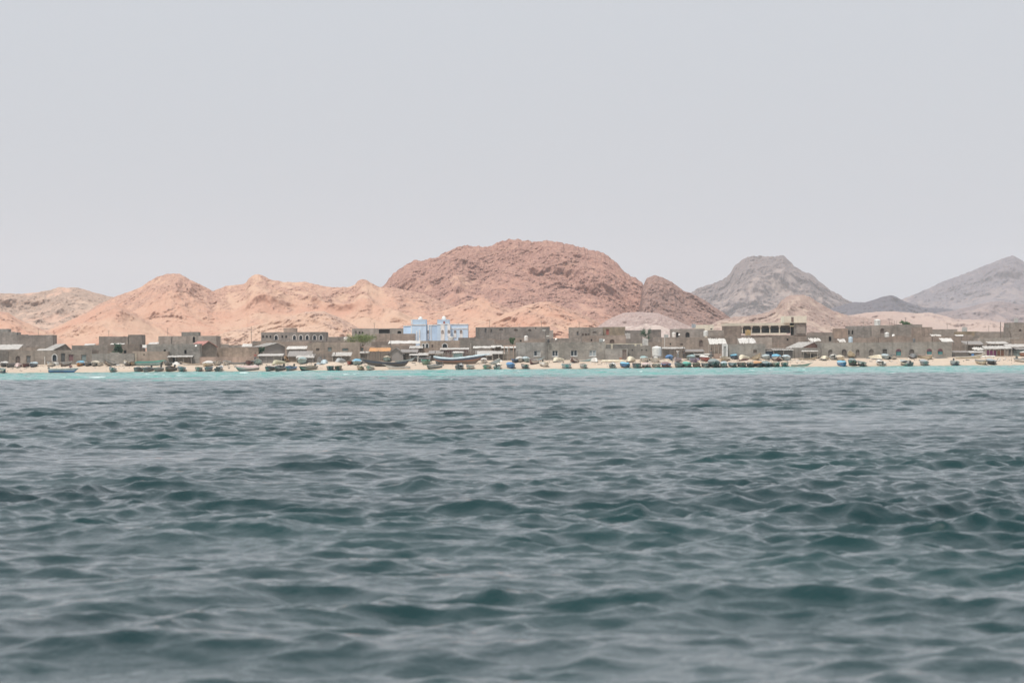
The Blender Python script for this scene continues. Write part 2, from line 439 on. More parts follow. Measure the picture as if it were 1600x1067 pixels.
hill('hill', [(-260,472),(-150,466),(-60,461),(0,458.5),(30,459.5),(60,457),(80,453),(92,448),(105,449.5),(120,449),(135,453),(150,458),(165,462),(180,465),(200,474),(260,500),(300,530)], 1700, 190, M_left, rocky=.52, seed=1, cols=420)
hill('hill', [(100,515),(120,500),(150,478),(180,463),(200,456),(222,448),(232,440),(245,432),(262,428),(280,428),(292,434),(305,441),(320,448),(332,455),(345,450),(352,447),(365,445),(378,443),(385,440.5),(388,434),(395,429.5),(402,428),(412,430),(420,435),(435,438),(445,440.5),(460,441),(475,440),(490,443),(505,447),(520,449),(545,449),(555,445),(558,440),(563,437),(573,437),(580,442),(592,448),(615,449),(650,456),(680,466),(705,477),(750,495),(790,530)], 1380, 130, M_or, rough=.75, rocky=.27, seed=2, cols=900, rows=240, rockcrest=.35, jag=.8)
hill('hill', [(540,520),(570,480),(590,458),(597,446),(604,440),(612,430),(625,420),(638,412),(650,407),(665,408),(672,404),(685,403),(690,398),(705,390),(715,385),(730,382),(738,386),(752,387),(770,383),(785,375),(800,373),(815,374),(830,377),(850,376),(865,378),(880,380),(900,386),(915,388),(930,391),(945,397),(958,406),(967,416),(978,427),(990,434),(1002,440),(1008,452),(1030,468),(1060,480),(1100,490),(1140,505),(1160,530)], 1600, 190, M_pk, rocky=.50, tk=.7, seed=3, cols=1100, rows=380, jag=2.3, gul=1.2, rough=.85, tintf=lambda u: np.clip((u - 900) / 200, 0, .5))
hill('hill', [(990,520),(1000,475),(1004,448),(1010,436),(1022,430.5),(1035,433),(1048,440),(1060,448),(1068,455),(1080,458),(1095,466),(1110,475),(1125,485),(1140,495),(1165,510),(1180,530)], 1540, 110, M_blk, rocky=.72, seed=4, cols=420, rows=220, jag=1.0, rough=.9)
hill('hill', [(20,540),(60,522),(100,505),(140,487),(165,476),(178,473),(190,477),(210,488),(235,502),(262,518),(290,535)], 1270, 95, M_or, rocky=.2, seed=5, cols=320, rows=140, gul=.9)
hill('hill', [(-200,468),(-80,474),(0,487),(12,488),(30,499),(60,512),(90,524),(120,538)], 1240, 90, M_or, rocky=.3, seed=6, cols=320, rows=120)
hill('hill', [(300,540),(350,520),(400,508),(440,498),(475,488),(505,486),(530,496),(560,512),(590,530),(610,540)], 1240, 85, M_sand, rocky=.42, seed=7, cols=360, rows=140, gul=1.0)
hill('hill', [(565,540),(600,522),(640,504),(680,490),(715,478),(740,466),(752,463),(765,467),(790,478),(820,492),(860,512),(900,535)], 1210, 95, M_or, rocky=.42, seed=8, cols=380, rows=160, gul=1.2)
hill('hill', [(690,540),(740,513),(780,494),(815,479),(845,472),(860,472),(880,479),(900,487),(930,500),(955,515),(985,538)], 1150, 85, M_or, rocky=.34, seed=9, cols=340, rows=150, gul=1.3)
hill('hill', [(905,540),(930,513),(950,499),(975,489),(1000,487),(1030,490),(1055,500),(1080,511),(1110,535)], 1120, 60, M_scree, rough=.35, rocky=.45, seed=10, cols=300, rows=120, gul=.5)
hill('hill', [(1060,535),(1100,512),(1130,499),(1150,495),(1175,493),(1200,488),(1213,481),(1220,470),(1232,463),(1250,460),(1265,463),(1285,475),(1300,485),(1330,494),(1380,500),(1430,515),(1460,535)], 1500, 150, M_red, rough=.8, rocky=.45, seed=11, cols=560, rows=200, jag=1.0)
hill('hill', [(1230,520),(1280,500),(1330,492),(1370,487),(1400,486.5),(1430,489),(1450,487.5),(1465,490.5),(1490,498),(1540,500),(1570,504),(1600,505),(1700,510),(1850,516)], 2300, 200, M_low, rocky=.2, seed=12, cols=440, rows=110, gul=.9)
hill('hill', [(1420,505),(1460,490),(1490,485),(1520,478),(1540,473),(1560,471),(1590,475),(1620,478),(1750,485),(1900,500)], 3300, 320, M_k, rocky=.45, seed=13, cols=300, rows=120)
hill('hill', [(1240,505),(1280,489),(1310,478),(1325,473),(1335,471),(1350,473),(1365,468),(1380,463),(1393,461.5),(1402,465),(1415,472),(1440,480),(1480,483),(1520,490),(1580,505)], 4100, 350, M_blue, rocky=.5, seed=14, cols=300, rows=110)
hill('hill', [(1000,510),(1050,478),(1078,458),(1090,450),(1100,447),(1120,440),(1135,432),(1141,424),(1148,412),(1160,405),(1168,400),(1185,399),(1205,400.5),(1225,399),(1232,408),(1240,417),(1255,424),(1265,427),(1280,440),(1300,455),(1325,470),(1345,480),(1370,490),(1400,505)], 4600, 480, M_butte, rockcrest=.35, rocky=.42, seed=15, cols=460, rows=240, jag=1.8, gul=1.6, rough=1.4)
hill('hill', [(1330,505),(1380,480),(1410,468),(1440,455),(1470,442),(1500,430),(1530,418),(1560,407),(1575,402),(1583,399),(1592,404),(1600,410),(1650,430),(1750,460),(1900,500)], 5600, 650, M_far, rockcrest=.2, rocky=.42, seed=16, cols=420, rows=220, gul=1.3, jag=.9)

#@@O1@@
# ================================================================== MATERIALS FOR THINGS
W_grey = wallmat('grey_block_wall', (.25, .236, .215))
W_dark = wallmat('dark_block_wall', (.18, .167, .155))
W_brown = wallmat('brown_block_wall', (.235, .203, .176))
W_tan = wallmat('tan_block_wall', (.31, .25, .205))
W_pink = wallmat('pinkish_rendered_wall', (.36, .265, .215), block=False)
W_cool = wallmat('cool_grey_block_wall', (.255, .245, .23))
W_yell = wallmat('yellowish_block_wall', (.33, .28, .20))
W_cream = wallmat('cream_render', (.58, .56, .47), block=False, dirt=.4)
W_blue = wallmat('pale_blue_render', (.55, .70, .86), block=False, dirt=.3)
W_rose = wallmat('rusty_pink_panel', (.40, .22, .18), block=False)
ROOFM = wallmat('flat_concrete_roof', (.33, .29, .25), block=False)
P = {}
def pc(k, col, **kw): P[k] = paint('paint_' + k, col, **kw)
pc('white', (.74, .72, .67), wear=.18); pc('cream', (.68, .61, .46), wear=.22); pc('paleblue', (.45, .56, .60), wear=.2)
pc('turq', (.31, .46, .46), wear=.2); pc('teal', (.19, .26, .26), wear=.35); pc('green', (.10, .25, .17), wear=.25)
pc('bgreen', (.07, .42, .32), wear=.15); pc('blue', (.05, .22, .50), wear=.15); pc('sky', (.16, .47, .66), wear=.12)
pc('navy', (.035, .075, .14), wear=.2); pc('black', (.025, .028, .032), wear=.15); pc('grey', (.36, .38, .38), wear=.3)
pc('dgrey', (.12, .13, .14), wear=.3); pc('bluegrey', (.31, .36, .38), wear=.25); pc('brown', (.20, .14, .11), wear=.3)
pc('red', (.38, .08, .06), wear=.25); pc('maroon', (.16, .05, .06), wear=.25); pc('orange', (.58, .27, .08), wear=.3)
pc('pink', (.60, .45, .42), wear=.25); pc('tan', (.46, .36, .25), wear=.3); pc('purple', (.20, .15, .28), wear=.25)
pc('lilac', (.48, .44, .50), wear=.25); pc('yellow', (.48, .46, .30), wear=.25); pc('rust', (.34, .14, .08), wear=.4)
pc('magenta', (.36, .06, .22), wear=.2); pc('timber', (.30, .24, .19), wear=.4, rough=.9); pc('pole', (.42, .38, .33), wear=.3, rough=.9)
pc('pole_dark', (.10, .09, .085), wear=.3); pc('sheet', (.50, .48, .45), wear=.5, scale=1.5); pc('tarp', (.66, .64, .60), wear=.35, scale=1.5)
pc('sheet_dark', (.24, .22, .21), wear=.5, scale=2); pc('sheet_red', (.56, .22, .18), wear=.3); pc('net', (.085, .085, .085), wear=.5, rough=1)
pc('frame_white', (.70, .70, .68), wear=.1); pc('trim_white', (.82, .82, .80), wear=.05, rnd=0); pc('shutter_teal', (.03, .24, .25), wear=.1); pc('shutter_brown', (.15, .10, .085), wear=.3)
pc('fan_purple', (.26, .10, .17), wear=.1); pc('plastic_white', (.78, .78, .74), wear=.12, rough=.4); pc('plastic_blue', (.50, .62, .70), wear=.1)
pc('plastic_yellow', (.66, .42, .12), wear=.2); pc('stick', (.25, .205, .17), wear=.5, rough=1); pc('stick_dark', (.15, .125, .11), wear=.5, rough=1)
pc('skin', (.20, .11, .075), wear=0); pc('hair', (.02, .018, .016), wear=0); pc('peach', (.60, .42, .32), wear=.2)
GL = NT('window_glass'); GL.b.inputs['Base Color'].default_value = (.035, .042, .05, 1); GL.b.inputs['Roughness'].default_value = .12; GL = GL.m
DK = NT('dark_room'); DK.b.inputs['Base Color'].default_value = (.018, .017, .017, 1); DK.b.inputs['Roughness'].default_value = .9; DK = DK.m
def leafmat(name, a, b):
    t = NT(name); v = t.vec(); n = t.noise(v, 1.6, 3, .6)
    t.l(t.mix(t.ramp(n, .35, .65), a, b), t.b.inputs['Base Color']); t.b.inputs['Roughness'].default_value = .7; return t.m
LEAF = leafmat('acacia_leaf', (.12, .16, .045), (.20, .24, .09)); LEAF2 = leafmat('dark_leaf', (.035, .075, .045), (.06, .12, .065))
LEAF3 = leafmat('bush_leaf', (.06, .12, .05), (.11, .19, .08)); BARK = paint('bark', (.13, .10, .08), rough=1)

# ================================================================== HOUSES
def arch_pts(x0, x1, zs, zt, n=8):
    """points of a round head from (x1,zs) over the top to (x0,zs)"""
    cx = (x0 + x1) / 2; a = (x1 - x0) / 2
    return [(cx + a * math.cos(math.pi * k / n), zs + (zt - zs) * math.sin(math.pi * k / n)) for k in range(n + 1)]
def wall_shell(W, D, H, holes, par=.45, th=.2, rag=0, seed=0):
    rag *= .55
    """hollow walls round W x D, height H, with recessed openings in the front (y=0); holes: (x0,x1,z0,z1,arched)"""
    m = MB(); x0, x1 = -W / 2, W / 2
    xs = sorted({x0, x1, *[h[0] for h in holes], *[h[1] for h in holes]})
    zs = sorted({0.0, H, *[h[2] for h in holes], *[h[3] for h in holes]})
    for a, b in zip(xs, xs[1:]):
        for c, d in zip(zs, zs[1:]):
            if b - a < 1e-4 or d - c < 1e-4: continue
            mx, mz = (a + b) / 2, (c + d) / 2
            if any(h[0] < mx < h[1] and h[2] < mz < h[3] for h in holes): continue
            m.face([(a, 0, c), (b, 0, c), (b, 0, d), (a, 0, d)])
    r = .22
    for a, b, c, d, ar in holes:
        m.face([(a, 0, c), (a, r, c), (b, r, c), (b, 0, c)]); m.face([(a, 0, d), (b, 0, d), (b, r, d), (a, r, d)])
        m.face([(a, 0, c), (a, 0, d), (a, r, d), (a, r, c)]); m.face([(b, 0, c), (b, r, c), (b, r, d), (b, 0, d)])
        if ar:
            zsft = d - min((b - a) / 2, (d - c) * .5)
            pts = arch_pts(a, b, zsft, d)
            h = len(pts) // 2
            for yy in (0.0,):
                for i in range(h): m.face([(b, yy, d), (pts[i+1][0], yy, pts[i+1][1]), (pts[i][0], yy, pts[i][1])])
                for i in range(h, len(pts) - 1): m.face([(a, yy, d), (pts[i+1][0], yy, pts[i+1][1]), (pts[i][0], yy, pts[i][1])])
            for i in range(len(pts) - 1):
                p, q = pts[i], pts[i + 1]
                m.face([(p[0], 0, p[1]), (q[0], 0, q[1]), (q[0], r - .02, q[1]), (p[0], r - .02, p[1])])
    m.face([(x0, D, 0), (x0, D, H), (x1, D, H), (x1, D, 0)])
    m.face([(x0, 0, 0), (x0, 0, H), (x0, D, H), (x0, D, 0)]); m.face([(x1, 0, 0), (x1, D, 0), (x1, D, H), (x1, 0, H)])
    t = min(th, D / 3, W / 3)
    o = [(x0, 0), (x1, 0), (x1, D), (x0, D)]; i = [(x0 + t, t), (x1 - t, t), (x1 - t, D - t), (x0 + t, D - t)]
    for k in range(4):
        a, b = o[k], o[(k + 1) % 4]; c, d = i[(k + 1) % 4], i[k]
        m.face([(*a, H), (*b, H), (*c, H), (*d, H)])
        m.face([(*d, H), (*c, H), (*c, H - par - .05), (*d, H - par - .05)])
    if rag:
        rr = random.Random(seed); x = x0 + .05
        while x < x1 - .6:
            w = rr.uniform(.4, 2.6)
            if rr.random() < rag: m.box(x, min(x + w, x1 - .02), .004, t - .004, H - .01, H + rr.choice((.1, .2, .2, .4)) * min(1, rag * 1.6))
            x += w
    return m, t, par
KINDS = {}
def opening(root, x0, x1, z0, z1, kind, lab=None):
    """fills a hole of the front wall with its window or door"""
    r = .19; w = x1 - x0; h = z1 - z0
    def pane(name, mat, a, b, c, d, y, parent, **kw):
        return MB().box(a, b, y, y + .03, c, d).build(name, mat, parent, **kw)
    if kind in ('glass', 'glass_half', 'glass_pale'):
        t = min(.09, w * .12); m = MB()
        m.box(x0, x1, r - .08, r, z0, z0 + t).box(x0, x1, r - .08, r, z1 - t, z1)
        m.box(x0, x0 + t, r - .08, r, z0 + t, z1 - t).box(x1 - t, x1, r - .08, r, z0 + t, z1 - t)
        m.box((x0 + x1) / 2 - t / 2, (x0 + x1) / 2 + t / 2, r - .07, r, z0 + t, z1 - t)
        m.box(x0 - .08, x1 + .08, -.06, .03, z0 - .09, z0 - .003)
        f = m.build('window', P['frame_white'], root)
        pm = GL if kind != 'glass_pale' else P['bluegrey']
        pane('pane', pm, x0 + t * .5, x1 - t * .5, z0 + t * .5, z1 - t * .5, r - .02, f)
        if kind == 'glass_half': MB().box((x0 + x1) / 2 + t, x1 - t, r - .05, r - .03, z0 + t, z1 - t).build('curtain', P['grey'], f)
        return f
    if kind.startswith('arch') or kind == 'teal':
        mat = {'arch': W_dark, 'arch_dark': DK, 'arch_glass': GL, 'arch_brown': P['shutter_brown'], 'teal': P['shutter_teal'], 'arch_block': W_brown, 'arch_light': GL}[kind]
        zsft = z1 - min(w / 2, h * .5)
        f = pane('window', mat, x0, x1, z0, zsft if kind == 'teal' else z1, r - .01, root)
        if kind == 'teal':
            MB().box(x0, x1, r - .012, r + .02, zsft + .004, z1).build('fanlight', P['fan_purple'], f)
        if kind in ('arch_light', 'arch_glass', 'teal'):
            m = MB(); po = arch_pts(x0 - .12, x1 + .12, zsft, z1 + .12); pi = arch_pts(x0, x1, zsft, z1)
            for i in range(len(po) - 1):
                a, b, c, d = po[i], po[i+1], pi[i+1], pi[i]
                m.face([(p[0], -.035, p[1]) for p in (a, d, c, b)])
                m.face([(a[0], -.035, a[1]), (b[0], -.035, b[1]), (b[0], .0, b[1]), (a[0], .0, a[1])])
            m.box(x0 - .12, x0 - .003, -.035, .01, z0, zsft - .003).box(x1 + .003, x1 + .12, -.035, .01, z0, zsft - .003)
            m.build('surround', W_pink if kind == 'teal' else P['frame_white'], f)
        elif kind in ('arch', 'arch_brown', 'arch_block'):
            m = MB()
            for k in range(1, 4): m.box(x0 + w * k / 4 - .03, x0 + w * k / 4 + .03, r - .05, r - .014, z0, zsft)
            m.box(x0, x1, r - .055, r - .016, zsft, zsft + .06)
            m.build('bars', P['shutter_brown'] if kind != 'arch_brown' else P['stick_dark'], f)
        return f
    if kind == 'slats':
        f = pane('window', DK, x0, x1, z0, z1, r, root); m = MB()
        for k in range(5): m.box(x0 + w * (k + .15) / 5, x0 + w * (k + .6) / 5, r - .09, r - .01, z0, z1)
        m.build('slats', W_brown, f); return f
    if kind == 'dark': return pane('window', DK, x0, x1, z0, z1, r, root)
    if kind == 'slit': return pane('window', P['dgrey'], x0, x1, z0, z1, r, root)
    if kind == 'brown':
        f = pane('window', P['shutter_brown'], x0, x1, z0, z1, r - .02, root)
        MB().box(x0, x1, r - .06, r - .03, (z0 + z1) / 2 - .03, (z0 + z1) / 2 + .03).build('crossbar', P['stick'], f); return f
    cm = {'door': P['shutter_brown'], 'door_dark': P['black'], 'door_red': P['red'], 'door_grey': P['dgrey'], 'door_teal': P['teal'], 'shut_teal': P['teal'], 'shut_red': P['red'], 'shut_maroon': P['maroon'], 'shut_white': P['white']}[kind]
    nm = 'door' if kind.startswith('door') else 'window'
    f = pane(nm, cm, x0, x1, z0, z1, r - .03, root)
    m = MB().box(x0, x0 + .07, r - .09, r - .03, z0, z1).box(x1 - .07, x1, r - .09, r - .03, z0, z1).box(x0 + .07, x1 - .07, r - .09, r - .03, z1 - .07, z1)
    m.build('frame', P['timber'], f)
    return f

def house(label, px0, px1, top, Y, mat, wins=(), depth=None, rag=.35, cat='house', group=None, name='house', par=.45, roof=True):
    xm = (px0 + px1) / 2
    a = at(px0, top, Y); b = at(px1, top, Y); zt = at(xm, top, Y).z
    g = ground(Y) - .15
    W = b.x - a.x; H = zt - g; D = depth or max(3.5, min(9, W * .7))
    root = empty(name, ((a.x + b.x) / 2, Y, g), label, cat, group)
    holes = []; hk = []
    for wd in wins:
        q0, q1, r0, r1, kind = wd[:5]
        p0 = at(q0, r1, Y); p1 = at(q1, r0, Y)
        x0 = max(-W / 2 + .06, p0.x - root.location.x); x1 = min(W / 2 - .06, p1.x - root.location.x)
        z0 = max(.16, p0.z - g); z1 = min(H - .12, p1.z - g)
        if z1 - z0 < .1 or x1 - x0 < .05: continue
        holes.append((x0, x1, z0, z1, kind.startswith('arch') or kind == 'teal')); hk.append(kind)
    m, t, par = wall_shell(W, D, H, holes, par=par, rag=rag, seed=int(px0 * 7 + top))
    m.build('wall', mat, root)
    if roof: MB().box(-W / 2 + t + .003, W / 2 - t - .003, t + .003, D - t - .003, H - par - .2, H - par).build('roof', ROOFM, root)
    for h, k in zip(holes, hk): opening(root, *h[:4], k)
    return root, W, H, D

def px2local(root, q, r, Y=None):
    p = at(q, r, Y or root.location.y); return p.x - root.location.x, p.z - root.location.z

def gable_house(label, px0, px1, eave, ridge, apex, Y, wall, roofm, depth=5, over=.25, cat='shed', door=None):
    g = ground(Y) - .1; a = at(px0, eave, Y); b = at(px1, eave, Y); r = at(apex, ridge, Y)
    root = empty('gabled_shed', ((a.x + b.x) / 2, Y, g), label, cat)
    if roofm is not P['sheet_dark']: root.rotation_euler[2] = R(24)
    cx = root.location.x; x0, x1, xa = a.x - cx, b.x - cx, r.x - cx; ze0, ze1, zr = a.z - g, b.z - g, r.z - g
    m = MB()
    m.face([(x0, 0, 0), (x1, 0, 0), (x1, 0, ze1), (xa, 0, zr), (x0, 0, ze0)])
    m.face([(x0, depth, 0), (x0, depth, ze0), (xa, depth, zr), (x1, depth, ze1), (x1, depth, 0)])
    m.face([(x0, 0, 0), (x0, 0, ze0), (x0, depth, ze0), (x0, depth, 0)]); m.face([(x1, 0, 0), (x1, depth, 0), (x1, depth, ze1), (x1, 0, ze1)])
    m.build('wall', wall, root)
    for (ex, ez) in ((x0, ze0), (x1, ze1)):
        m = MB(); d = Vector((ex - xa, ez - zr)); L = d.length; d /= L; n = Vector((-d.y, d.x)); n = n if n.y > 0 else -n
        N = 10; e = d * (L + over)
        for k in range(N):
            y0 = -over + (depth + 2 * over) * k / N; y1 = -over + (depth + 2 * over) * (k + .93) / N
            up = n * (.07 if k % 2 else .03); th = n * .05
            p0 = Vector((xa, zr)) + up; p1 = p0 + e; q0 = p0 - th; q1 = p1 - th
            m.face([(p0.x, y0, p0.y), (p1.x, y0, p1.y), (p1.x, y1, p1.y), (p0.x, y1, p0.y)])
            m.face([(q0.x, y0, q0.y), (q0.x, y1, q0.y), (q1.x, y1, q1.y), (q1.x, y0, q1.y)])
            m.face([(p0.x, y0, p0.y), (q0.x, y0, q0.y), (q1.x, y0, q1.y), (p1.x, y0, p1.y)])
            m.face([(p1.x, y0, p1.y), (q1.x, y0, q1.y), (q1.x, y1, q1.y), (p1.x, y1, p1.y)])
        m.build('roof', roofm, root)
    if door: 
        xx0, zz = px2local(root, door[0], door[2]); xx1, _ = px2local(root, door[1], door[2])
        MB().box(xx0, xx1, -.05, -.003, .1, zz).build('door', P[door[3]], root)
    return root

def stick_wall(W, H, seed, dens=.16, thick=.045, y=0):
    rr = random.Random(seed); m = MB(); x = -W / 2
    while x < W / 2:
        h = H * rr.uniform(.86, 1.07); lean = rr.uniform(-.05, .05)
        m.bar((x, y + rr.uniform(-.03, .03), 0), (x + lean, y + rr.uniform(-.05, .05), h), thick * rr.uniform(.6, 1.5), 4)
        x += dens * rr.uniform(.55, 1.3)
    for zz in (.3, .7): m.bar((-W / 2, y - .06, H * zz), (W / 2, y - .06, H * zz + rr.uniform(-.1, .1)), .03, 4)
    return m
def sheet_roof(m, x0, x1, y0, y1, zf, zb, seed, wav=.03, th=.04, n=18):
    """a sagging, uneven sheet from front edge height zf to back height zb"""
    rr = random.Random(seed); nx = n; ny = 4
    off = [[rr.uniform(-wav, wav) for _ in range(nx + 1)] for _ in range(ny + 1)]
    ed = [rr.uniform(-.12, .12) for _ in range(nx + 1)]
    P3 = lambda i, j, d: (x0 + (x1 - x0) * i / nx, y0 + (y1 - y0) * j / ny + (ed[i] if j == 0 else 0), zf + (zb - zf) * j / ny + off[j][i] + (.03 if i % 2 else 0) + d)
    for i in range(nx):
        for j in range(ny):
            m.face([P3(i, j, 0), P3(i + 1, j, 0), P3(i + 1, j + 1, 0), P3(i, j + 1, 0)])
            m.face([P3(i, j, -th), P3(i, j + 1, -th), P3(i + 1, j + 1, -th), P3(i + 1, j, -th)])
        m.face([P3(i, 0, -th), P3(i + 1, 0, -th), P3(i + 1, 0, 0), P3(i, 0, 0)])
    return m
def hut(label, px0, px1, top, Y, wall='stick', roofm='sheet', rise=.5, depth=3.5, over=.3, posts=0, gap=.1, cat='hut', name='hut', base=None, bandtop=0):
    """fishermen's hut: brushwood or sheet walls, a lean-to sheet roof raised at the back, posts"""
    g = (ground(Y) if base is None else base) - .08; a = at(px0, top, Y); b = at(px1, top, Y)
    W = b.x - a.x; Hb = at((px0 + px1) / 2, top, Y + depth).z - g
    Hf = Hb - rise
    root = empty(name, ((a.x + b.x) / 2, Y, g), label, cat); sd = int(px0 * 13 + top)
    if wall:
        h = max(.4, Hf - gap)
        if wall in ('stick', 'stick_dark'):
            m = stick_wall(W * .96, h, sd); 
            m.build('wall', P[wall], root)
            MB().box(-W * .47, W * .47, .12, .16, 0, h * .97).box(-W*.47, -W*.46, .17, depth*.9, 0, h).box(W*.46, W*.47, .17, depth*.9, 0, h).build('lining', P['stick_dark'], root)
        else:
            m = MB(); n = max(4, int(W / .35))
            for k in range(n):
                x = -W * .48 + W * .96 * k / n; m.box(x, x + W * .96 / n * .92, (.0 if k % 2 else .03), .1, 0, h)
            m.box(-W * .48, W * .48, depth * .9, depth * .9 + .1, 0, h).box(-W*.48, -W*.48+.1, .11, depth*.9-.003, 0, h).box(W*.48-.1, W*.48, .11, depth*.9-.003, 0, h)
            m.build('wall', wall if not isinstance(wall, str) else P[wall], root)
    m = sheet_roof(MB(), -W / 2 - over * .3, W / 2 + over * .3, -over, depth + .1, Hf, Hb, sd)
    m.build('roof', P[roofm], root)
    for k in range(posts):
        x = -W / 2 + .1 + (W - .2) * k / max(1, posts - 1)
        MB().bar((x, -over * .7, 0), (x + random.uniform(-.05, .05), -over * .7, Hf - .03), .05, 6).build('post', P['pole'], root)
    return root
def canopy(label, px0, px1, yf, yb, Y, depth, mat='tarp', posts=4, cat='awning', name='awning', wav=.05):
    """open awning on posts; yf/yb are the rows of its front and back edge"""
    g = ground(Y) - .05; a = at(px0, yf, Y); b = at(px1, yf, Y); zf = at((px0+px1)/2, yf, Y).z - g; zb = at((px0+px1)/2, yb, Y + depth).z - g
    W = b.x - a.x; root = empty(name, ((a.x + b.x) / 2, Y, g), label, cat)
    sheet_roof(MB(), -W / 2, W / 2, 0, depth, zf, zb, int(px0 * 3), wav=wav).build('canopy', P[mat], root)
    for k in range(posts):
        x = -W / 2 + .12 + (W - .24) * k / max(1, posts - 1)
        MB().bar((x, .12, 0), (x, .12, zf - .08), .05, 6).build('post', P['pole'], root)
        if k in (0, posts - 1): MB().bar((x, depth - .12, 0), (x, depth - .12, zb - .1), .05, 6).build('post', P['pole'], root)
    return root
def low_wall(label, px0, px1, top, Y, mat, th=.25, rag=.3, cat='wall', name='boundary_wall'):
    a = at(px0, top, Y); b = at(px1, top, Y); g = ground(Y) - .15; zt = at((px0+px1)/2, top, Y).z - g
    m = MB(); W = b.x - a.x; rr = random.Random(int(px0 + top)); x = -W / 2
    m.box(-W / 2, W / 2, 0, th, 0, zt)
    while x < W / 2 - .5:
        w = rr.uniform(.5, 3)
        if rr.random() < rag: m.box(x, min(x + w, W / 2 - .01), .004, th - .004, zt - .01, zt + rr.choice((.1, .2)))
        x += w
    o = m.build(name, mat, None, label=label, cat=cat); o.location = ((a.x + b.x) / 2, Y, g); return o
def fence(label, px0, px1, top, Y, mat='stick', cat='fence', dens=.13):
    a = at(px0, top, Y); b = at(px1, top, Y); g = ground(Y) - .1
    W = b.x - a.x; h = at((px0+px1)/2, top, Y).z - g
    root = empty('stick_fence', ((a.x + b.x) / 2, Y, g), label, cat)
    stick_wall(W, h, int(px0 * 5 + top), dens=dens).build('palings', P[mat], root)
    n = max(2, int(W / 2.2) + 1)
    for k in range(n):
        x = -W / 2 + W * k / (n - 1); MB().bar((x, .1, 0), (x, .1, h * 1.12), .06, 6).build('post', P['pole_dark'], root)
    return root

# ---- tanks, dishes, poles and roof things
def tank(label, px, y0, y1, w, Y, col='plastic_white', stand=False):
    g = at(px, y1, Y); zt = at(px, y0, Y).z; r = w / F * Y / 2; h = zt - g.z
    base = empty('water_tank', (g.x, Y + r, g.z), label, 'water tank', 'water tanks')
    prof = [(r * .96, 0), (r, .05 * h)]
    for k in range(5):
        z = h * (.1 + .15 * k); prof += [(r, z), (r * .96, z + .02 * h), (r * .96, z + .04 * h), (r, z + .06 * h)]
    prof += [(r, h * .82), (r * .8, h * .91), (r * .35, h * .95)]
    MB().lathe(prof, 20).build('shell', P[col], base, smooth=False)
    MB().lathe([(r * .34, h * .945), (r * .34, h), (r * .1, h * 1.01)], 14).build('lid', P[col], base)
    return base
def cube_tank(label, px, y0, y1, w, Y, col='plastic_white'):
    g = at(px, y1, Y); zt = at(px, y0, Y).z; r = w / F * Y / 2; h = zt - g.z
    base = empty('water_tank', (g.x, Y + r, g.z), label, 'water tank', 'water tanks')
    m = MB().box(-r, r, -r, r, .06, h * .94); m.box(-r * .25, r * .25, -r * .25, r * .25, h * .94, h); m.build('shell', P[col], base)
    m = MB()
    for k in range(5):
        x = -r + 2 * r * k / 4; m.box(x - .012, x + .012, -r - .03, -r - .004, .06, h * .9)
        z = .08 + (h * .85) * k / 4; m.box(-r - .01, r + .01, -r - .05, -r - .031, z, z + .02)
    m.box(-r, r, -r, r, 0, .055); m.build('cage', P['grey'], base)
    return base
def dish(label, px, py, w, Y, tilt=-35, ybase=None):
    c = at(px, py, Y); r = w / F * Y / 2; zb = at(px, ybase or py + 6, Y).z
    root = empty('satellite_dish', (c.x, Y, zb), label, 'satellite dish', 'satellite dishes')
    prof = [(r * k / 5, r * .32 * (k / 5) ** 2) for k in range(1, 6)]
    m = MB().lathe(prof + [(r * .98, r * .34)] + [(p[0] * .97, p[1] + .03) for p in prof[::-1]], 18)
    M = Matrix.Translation((0, 0, c.z - zb)) @ Matrix.Rotation(R(tilt), 4, 'Z') @ Matrix.Rotation(R(55), 4, 'X')
    m.v = [tuple(M @ Vector(v)) for v in m.v]
    m.build('reflector', P['plastic_white'], root, smooth=True)
    MB().bar((0, .08, 0), (0, .08, c.z - zb), .035, 6).build('mast', P['pole_dark'], root)
    return root
def pole(label, px, y0, y1, Y, r=.06, mat='pole_dark', lamp=False, cat='pole', name='pole', arm=0, base=True):
    g = ground(Y) if base else at(px, y1, Y).z; zt = at(px, y0, Y).z; x = at(px, y0, Y).x
    root = empty(name, (x, Y, g - .02), label, cat)
    MB().bar((0, 0, 0), (0, 0, zt - g), r, 8, r * .7).build('shaft', P[mat], root)
    if arm: MB().bar((-arm, 0, (zt - g) * .9), (arm, 0, (zt - g) * .9), r * .5, 5).build('crossarm', P[mat], root)
    if lamp:
        for s, dz in ((-1, 0), (1, -1.0)):
            m = MB().bar((0, 0, zt - g + dz - .3), (s * .3, -.2, zt - g + dz), .025, 5)
            m.box(s * .3 - .28, s * .3 + .28, -.45, -.12, zt - g + dz, zt - g + dz + .16)
            m.build('lamp_head', P['white'], root)
    return root
def leaves(m, pts, size, rr, n):
    for _ in range(n):
        c = Vector(rr.choice(pts)); c = Vector((rr.gauss(c.x, c.z * 0 + size[1]), rr.gauss(c.y, size[1]), rr.gauss(c.z, size[1] * .75)))
        a = Vector((rr.gauss(0, 1), rr.gauss(0, 1), rr.gauss(0, .6))).normalized() * size[0] * rr.uniform(.6, 1.4); b = a.orthogonal().normalized() * size[0] * .6
        b.rotate(Matrix.Rotation(rr.uniform(0, 6.28), 3, a.normalized()))
        m.face([c - a, c + b, c + a, c - b])
